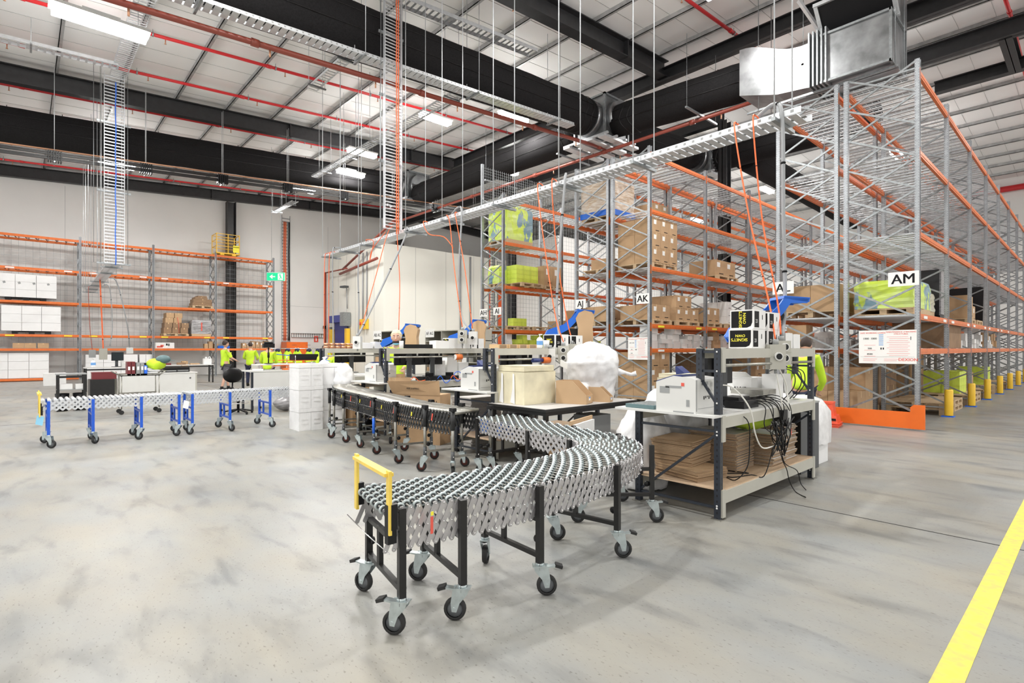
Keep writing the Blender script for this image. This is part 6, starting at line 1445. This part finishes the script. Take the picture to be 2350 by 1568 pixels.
# far table items
for i, (y, dy, h, mt, l) in enumerate(((3.7, .5, .1, 'black_plastic', 'black drawer unit on the long white table'), (4.5, .4, .07, 'dark_red', 'flat dark red packs on the long white table'), (5.1, .3, .09, 'carton_dark', 'small brown box on the long white table'), (5.6, .35, .05, 'carton', 'flat brown box on the long white table'))): solo('table_item', B(mt, -.15, .15, -dy / 2, dy / 2, 0, h), l, 'box', (-26.8, y, .802))
t = thing('plastic_jug', 'white plastic jug at the right end of the long white table', 'jug', (-26.8, 6.1, .802)); ob('body', MB('poly_white').box(-.12, .12, -.15, .15, 0, .25).cyl((0, -.05, .25), (0, -.05, .32), .04, 10), t); ob('jug_handle', MB('poly_white').tube([(0, .0, .26), (0, .1, .33), (0, .16, .2)], .02, 6), t)
for i, (x, y) in enumerate(((-19.6, 3.4), (-19.7, 3.75))): solo('paper_tray', MB('black_plastic').box(-.15, .15, -.2, .2, 0, .14).use('grey_plastic').box(.15, .152, -.17, .17, .03, .06), 'black paper tray on the panelled desk, %s one' % ('left', 'right')[i], 'paper tray', (x, y, .762))
# office chair
t = thing('office_chair', 'black swivel office chair with an oval back behind the blue conveyor', 'office chair', (-13.55, 3.62, 0), R(20))
ob('backrest', MB('black_plastic').sphere((0, 0, .88), .24, 18, (.28, 1.05, .72), 10), t); ob('back_stem', MB('black_plastic').tube([(-.02, 0, .75), (-.03, 0, .6), (.08, 0, .5)], .018, 8), t)
ob('seat', MB('black_plastic').sphere((.18, 0, .53), .25, 18, (1, 1.05, .2), 8), t); ob('column', MB('black_plastic').cyl((.18, 0, .1), (.18, 0, .5), .03, 10), t); ob('foot_ring', MB('chrome').tube([(.18 + .22 * math.cos(a), .22 * math.sin(a), .25) for a in [k * .4 for k in range(16)]], .01, 6, True), t)
for k in range(5):
    a = k * 2 * math.pi / 5; ob('base_arm', MB('black_plastic').bar((.18, 0, .11), (.18 + .3 * math.cos(a), .3 * math.sin(a), .05), .04, .03), t); ob('glide', MB('black_plastic').cyl((.18 + .3 * math.cos(a), .3 * math.sin(a), 0), (.18 + .3 * math.cos(a), .3 * math.sin(a), .05), .025, 8), t)
t = thing('desk_scanner', 'black scanner lamp on a stand on the white bench', 'scanner', (-14.0, 4.55, 1.12)); ob('stand', MB('black_plastic').cyl((0, 0, 0), (0, 0, .42), .015, 8).cyl((0, 0, 0), (0, 0, .015), .1, 14).cyl((0, 0, .15), (0, 0, .28), .028, 8), t); ob('head', MB('black_plastic').cb((0, 0, .45), (.12, .26, .1)).cyl((0, -.1, .52), (0, .1, .52), .03, 8), t)
for i, (y, mt) in enumerate(((4.25, 'paper'), (4.95, 'orange'), (5.2, 'black_plastic'))): solo('desk_item', B(mt, -.08, .08, -.1, .1, 0, .04), ('white paper pile', 'orange tape roll pack', 'black hand scanner')[i] + ' on the white bench by the office chair', 'desk items', (-13.85, y, .962))
solo('bubble_sack', MB('wrap_grey').sphere((0, 0, .2), .22, 14, (1, 1.6, .9), 8).crumple(.04, 6), 'grey plastic sack under the white bench by the office chair', 'sack', (-13.2, 4.75, .0))
# coat rack, lockers
t = thing('locker', 'orange metal locker with two doors against the left wall', 'locker', (-34.1, 12.0, 0)); ob('body', B('orange_guard', -.5, .45, 0, 1.3, .0, 1.9), t)
for i in range(2): d_ = ob('door', B('orange_guard', .45, .47, .02 + .64 * i, .64 + .64 * i, .05, 1.87), t); ob('handle', B('dark_grey', .47, .49, .1 + .87 * i, .14 + .87 * i, .9, 1.1), d_); ob('vent', B('dark_grey', .47, .475, .3 + .87 * i, .6 + .87 * i, 1.7, 1.72), d_)
t = thing('coat_rack', 'steel coat rail with jackets behind the white bench', 'coat rack', (-27.4, 9.0, 0)); m = MB('chrome'); ob('rail', MB('chrome').cyl((0, 0, 1.5), (0, 3.6, 1.5), .02, 8), t)
for y in (0, 1.8, 3.6): ob('post', MB('chrome').cyl((0, y, 0), (0, y, 1.5), .02, 8), t); ob('foot', MB('chrome').cyl((-.3, y, .03), (.3, y, .03), .02, 8), t)
for i in range(7):
    y = 9.35 + .48 * i + .1 * (i // 3); t = thing('hi_vis_jacket', 'lime yellow jacket with dark collar on the coat rail, %s' % ORD[i].replace('nearest', 'first').replace('second', 'second from left'), 'jacket', (-27.4, y, .8), 0, 'jackets on the coat rail')
    ob('cloth', MB('hi_vis').prism([(-.2, 0), (.2, 0), (.17, .4), (.06, .62), (-.06, .62), (-.17, .4)], 'x', -.1, .1).crumple(.04, 3, i), t); ob('collar', MB('navy_cloth').sphere((0, 0, .6), .13, 10, (1.1, 1, .8), 6).crumple(.02, 7, i), t); ob('hanger', MB('chrome').cyl((0, 0, .62), (0, 0, .7), .008, 5), t)
for q, (x, y) in enumerate(((-24.0, 8.2), (-23.2, 9.0))):
    t = thing('platform_trolley', 'orange framed picking trolley behind the white bench, %s one' % ('left', 'right')[q], 'trolley', (x, y, 0), R(10)); ob('deck', B('orange_guard', -.35, .35, -.6, .6, .2, .24), t); ob('deck', B('orange_guard', -.35, .35, -.6, .6, .75, .78), t); ob('deck', B('orange_guard', -.35, .35, -.6, .6, .98, 1.0), t)
    for a in (-.33, .33):
        for b in (-.58, .58): ob('post', MB('chrome').cyl((a, b, .05), (a, b, 1.2), .015, 6), t); ob('caster', MB('rubber').cyl((a, b - .02, .05), (a, b + .02, .05), .05, 8), t)
    ob('handle', MB('cable_blue').tube([(-.33, -.58, 1.2), (-.33, 0, 1.25), (-.33, .58, 1.2)], .02, 6), t)
solo('laundry_crate', MB('black_plastic').box(-.3, .3, -.5, .5, 0, .25).crumple(.02, 5), 'black crate on the right orange framed trolley', 'crate', (-23.2, 9.0, 1.01))
for i, y in enumerate((6.9, 7.2)): solo('waste_bin', MB('grey_plastic').lathe([(.001, 0), (.15, 0), (.18, .5), (.17, .5), (.001, .45)], 12), 'grey bucket on the floor by the wall table, %s' % ('left', 'right')[i], 'bucket', (-26, y, 0))
wedge = solo('carton_half', MB('white_carton').box(-.3, .3, -.35, .35, 0, .5), 'plain white carton left of the wall rack foot', 'box', (-28.8, 1.0, 0))
# ---------------------------------------------------------------- people
def skin_part(name, nodes, edges, mt, parent, loc=(0, 0, 0), sub=2):
    """nodes: list of (x,y,z,rx,ry); grown with a skin modifier and applied"""
    me = bpy.data.meshes.new(name); me.from_pydata([n[:3] for n in nodes], edges, [])
    o = bpy.data.objects.new(name, me); COL.objects.link(o)
    md = o.modifiers.new('skin', 'SKIN'); md.use_smooth_shade = True
    o.modifiers.new('sub', 'SUBSURF').levels = sub
    for v, n in zip(me.skin_vertices[0].data, nodes): v.radius = (n[3], n[4] if len(n) > 4 else n[3])
    me.skin_vertices[0].data[0].use_root = True
    bpy.context.view_layer.update()
    res = bpy.data.meshes.new_from_object(o.evaluated_get(bpy.context.evaluated_depsgraph_get()))
    bpy.data.objects.remove(o); res.materials.clear(); res.materials.append(M[mt])
    for p in res.polygons: p.use_smooth = True
    return ob(name, res, parent, loc)
def person(label, x, y, rz, h=1.76, top='hi_vis', trousers='navy_cloth', legskin=False, lean=0, arm=((.25, -.05, 1.05), (.3, .15, 1.0)), arm2=None, stride=.0, hat=None, mask=False, beard=False, long_sleeve=True):
    """faces local +x; arm/arm2 = elbow and wrist of the left (+y) and right hand"""
    k = h / 1.76; t = thing('person', label, 'person', (x, y, 0), rz); t.scale = (k,) * 3
    ln = lean; hip = Vector((0, 0, .93))
    def up(px, py, pz):  # bend the upper body forward about the hip
        v = Vector((px, py, pz - .93)); return (v.x * math.cos(ln) + v.z * math.sin(ln), py, .93 + v.z * math.cos(ln) - v.x * math.sin(ln))
    el, wr = arm; el2, wr2 = arm2 or ((arm[0][0], arm[0][1], arm[0][2]), (arm[1][0], arm[1][1], arm[1][2]))
    el = (el[0], .24 + el[1], el[2]); wr = (wr[0], .2 + wr[1], wr[2]); el2 = (el2[0], -.24 - el2[1], el2[2]); wr2 = (wr2[0], -.2 - wr2[1], wr2[2])
    s = stride; sh = up(0, .17, 1.43); sh2 = up(0, -.17, 1.43); nk = up(.0, 0, 1.47); hd0 = up(.01, 0, 1.55); hd = up(.02, 0, 1.66)
    N = [(*hip, .13, .15), (*up(0, 0, 1.12), .115, .145), (*up(0, 0, 1.3), .125, .165), (*up(0, 0, 1.42), .09, .11), (*nk, .058, .06), (*hd0, .056, .06)]
    E = [(0, 1), (1, 2), (2, 3), (3, 4), (4, 5)]
    def chain(frm, pts):
        for p in pts: N.append(p); E.append((frm, len(N) - 1)); frm = len(N) - 1
        return frm
    chain(3, [(*sh, .06), (*el, .044), (*wr, .03), (wr[0] + .045, wr[1], wr[2] - .03, .03, .018)]); chain(3, [(*sh2, .06), (*el2, .044), (*wr2, .03), (wr2[0] + .045, wr2[1], wr2[2] - .03, .03, .018)])
    for sy, st in ((1, s), (-1, -s)): chain(0, [(0, sy * .1, .86, .095), (st * .5 + .03, sy * .1, .49, .06), (st, sy * .1, .1, .04), (st + .0, sy * .1, .055, .045), (st + .15, sy * .11, .035, .04, .03)])
    skin_part('body', N, E, 'skin', t)
    # hands: five fingers each
    for (wx, wy, wz), sg in ((wr, 1), (wr2, -1)):
        f = MB('skin')
        for q, (oy, ln_) in enumerate(((-.024, .052), (-.008, .06), (.008, .057), (.023, .045))): f.tube([(wx + .05, wy + oy, wz - .035), (wx + .05 + ln_ * .6, wy + oy * 1.1, wz - .045), (wx + .05 + ln_ * .85, wy + oy * 1.1, wz - .07)], [.008, .0075, .006], 6)
        f.tube([(wx + .02, wy - sg * .025, wz - .02), (wx + .04, wy - sg * .05, wz - .035), (wx + .07, wy - sg * .052, wz - .05)], [.009, .009, .007], 6); ob('hand', f, t)
    # head
    hx, hy, hz = hd; m = MB('skin'); m.sphere((0, 0, 0), .1, 20, (.98, .78, 1.18), 14)
    vs = []
    for (a, b, c) in m.v:
        if c < 0 and a > 0: b *= 1 + c * 1.8; a += -c * .10
        if c < -.04: b *= .92
        vs.append((a, b, c))
    m.v = vs
    m.hexa([(.09, -.014, -.03), (.09, .014, -.03), (.118, .01, -.028), (.118, -.01, -.028), (.088, -.006, .02), (.088, .006, .02), (.096, .005, .018), (.096, -.005, .018)])
    for sy in (-1, 1): m.sphere((.0, sy * .08, -.01), .024, 8, (.6, .35, 1.1), 6)
    m.use('paper')
    for sy in (-1, 1): m.sphere((.084, sy * .032, .012), .011, 8, (.6, 1.2, .7), 6)
    m.use('hair')
    for sy in (-1, 1): m.sphere((.092, sy * .032, .012), .005, 6, m=4); m.cb((.092, sy * .033, .034), (.008, .034, .006))
    m.use('red_ink').cb((.09, 0, -.055), (.008, .04, .007)); ho = ob('head', m, t, (hx, hy, hz), rot=(0, ln * .7, 0), sc=(1.15,) * 3 if hat else None)
    hm = MB('hair')
    if hat == 'beanie': ob('beanie', MB('beanie').sphere((-.012, 0, .035), .108, 18, (1.0, .86, 1.0), 10).tube([(-.012 + .1 * math.cos(a), .085 * math.sin(a), .045) for a in [q * .35 for q in range(18)]], .014, 6, True).moved(ry=-.35), ho)
    hm.sphere((-.018, 0, .03), .102, 16, (.98, .84, 1.08) if not hat else (.9, .8, .8), 10); 
    if beard: hm.sphere((.045, 0, -.075), .058, 12, (1.0, 1.05, .62), 8)
    ob('hair', hm, ho)
    if mask: ob('face_mask', MB('mask_blue').sphere((.05, 0, -.105), .045, 12, (1.0, 1.2, .5), 6), ho)
    # clothing
    N2 = [(hip.x, 0, .82, .165, .19), (*up(0, 0, .98), .15, .175), (*up(0, 0, 1.12), .132, .165), (*up(0, 0, 1.3), .142, .185), (*up(0, 0, 1.43), .1, .13)]; E2 = [(0, 1), (1, 2), (2, 3), (3, 4)]
    for s_, e_, w_ in ((sh, el, wr), (sh2, el2, wr2)):
        N2.append((*s_, .076)); E2.append((4, len(N2) - 1)); N2.append((*e_, .06)); E2.append((len(N2) - 2, len(N2) - 1))
        if long_sleeve: N2.append((*[a + (b - a) * .85 for a, b in zip(e_, w_)], .045)); E2.append((len(N2) - 2, len(N2) - 1))
    skin_part('shirt', N2, E2, top, t)
    a = MB('poly_white'); 
    N3 = [(0, 0, .95, .145, .165)]; E3 = []
    for sy, st in ((1, s), (-1, -s)):
        kz = .49 if not legskin else .56; N3 += [(0, sy * .1, .84, .108), (st * .5 + .03, sy * .1, kz, .078)]; E3 += [(0, len(N3) - 2), (len(N3) - 2, len(N3) - 1)]
        if not legskin: N3.append((st, sy * .1, .1, .06)); E3.append((len(N3) - 2, len(N3) - 1))
    skin_part('trousers', N3, E3, trousers, t)
    for sy, st in ((1, s), (-1, -s)): ob('boot', MB('black_plastic').sphere((st + .05, sy * .105, .045), .1, 12, (1.45, .55, .5), 8).cyl((st, sy * .1, .05), (st, sy * .1, .14), .055, 10), t)
    return t
person('person in a hi-vis shirt, beanie and lowered blue mask, looking down behind the bench', -9.44, 5.5, R(-35), 1.82, hat='beanie', mask=True, beard=True, arm=((.12, .02, 1.15), (.35, -.05, 1.08)), long_sleeve=True)
person('person in hi-vis shirt and shorts walking beside the wall table', -21.4, 5.45, R(100), 1.76, legskin=True, stride=.16, arm=((.1, .03, 1.15), (.28, 0, 1.08)), long_sleeve=False, trousers='grey_cloth')
person('person in a hi-vis jacket standing behind the walking one', -22.9, 6.75, R(150), 1.72, arm=((.08, .03, 1.15), (.25, 0, 1.1)))
person('person in a hi-vis jacket behind the white bench by the office chair', -18.2, 5.9, R(150), 1.68, arm=((.12, .02, 1.12), (.3, -.05, 1.05)))
person('person in a hi-vis jacket behind the farthest packing bench', -11.95, 5.2, R(-40), 1.60, arm=((.12, .02, 1.05), (.32, -.05, .98)), lean=.35)
person('person in a hi-vis jacket bending over cartons behind the nearest bench', -3.16, 9.0, R(100), 1.74, lean=.5, arm=((.40, 0, 1.0), (.55, -.05, .8)))
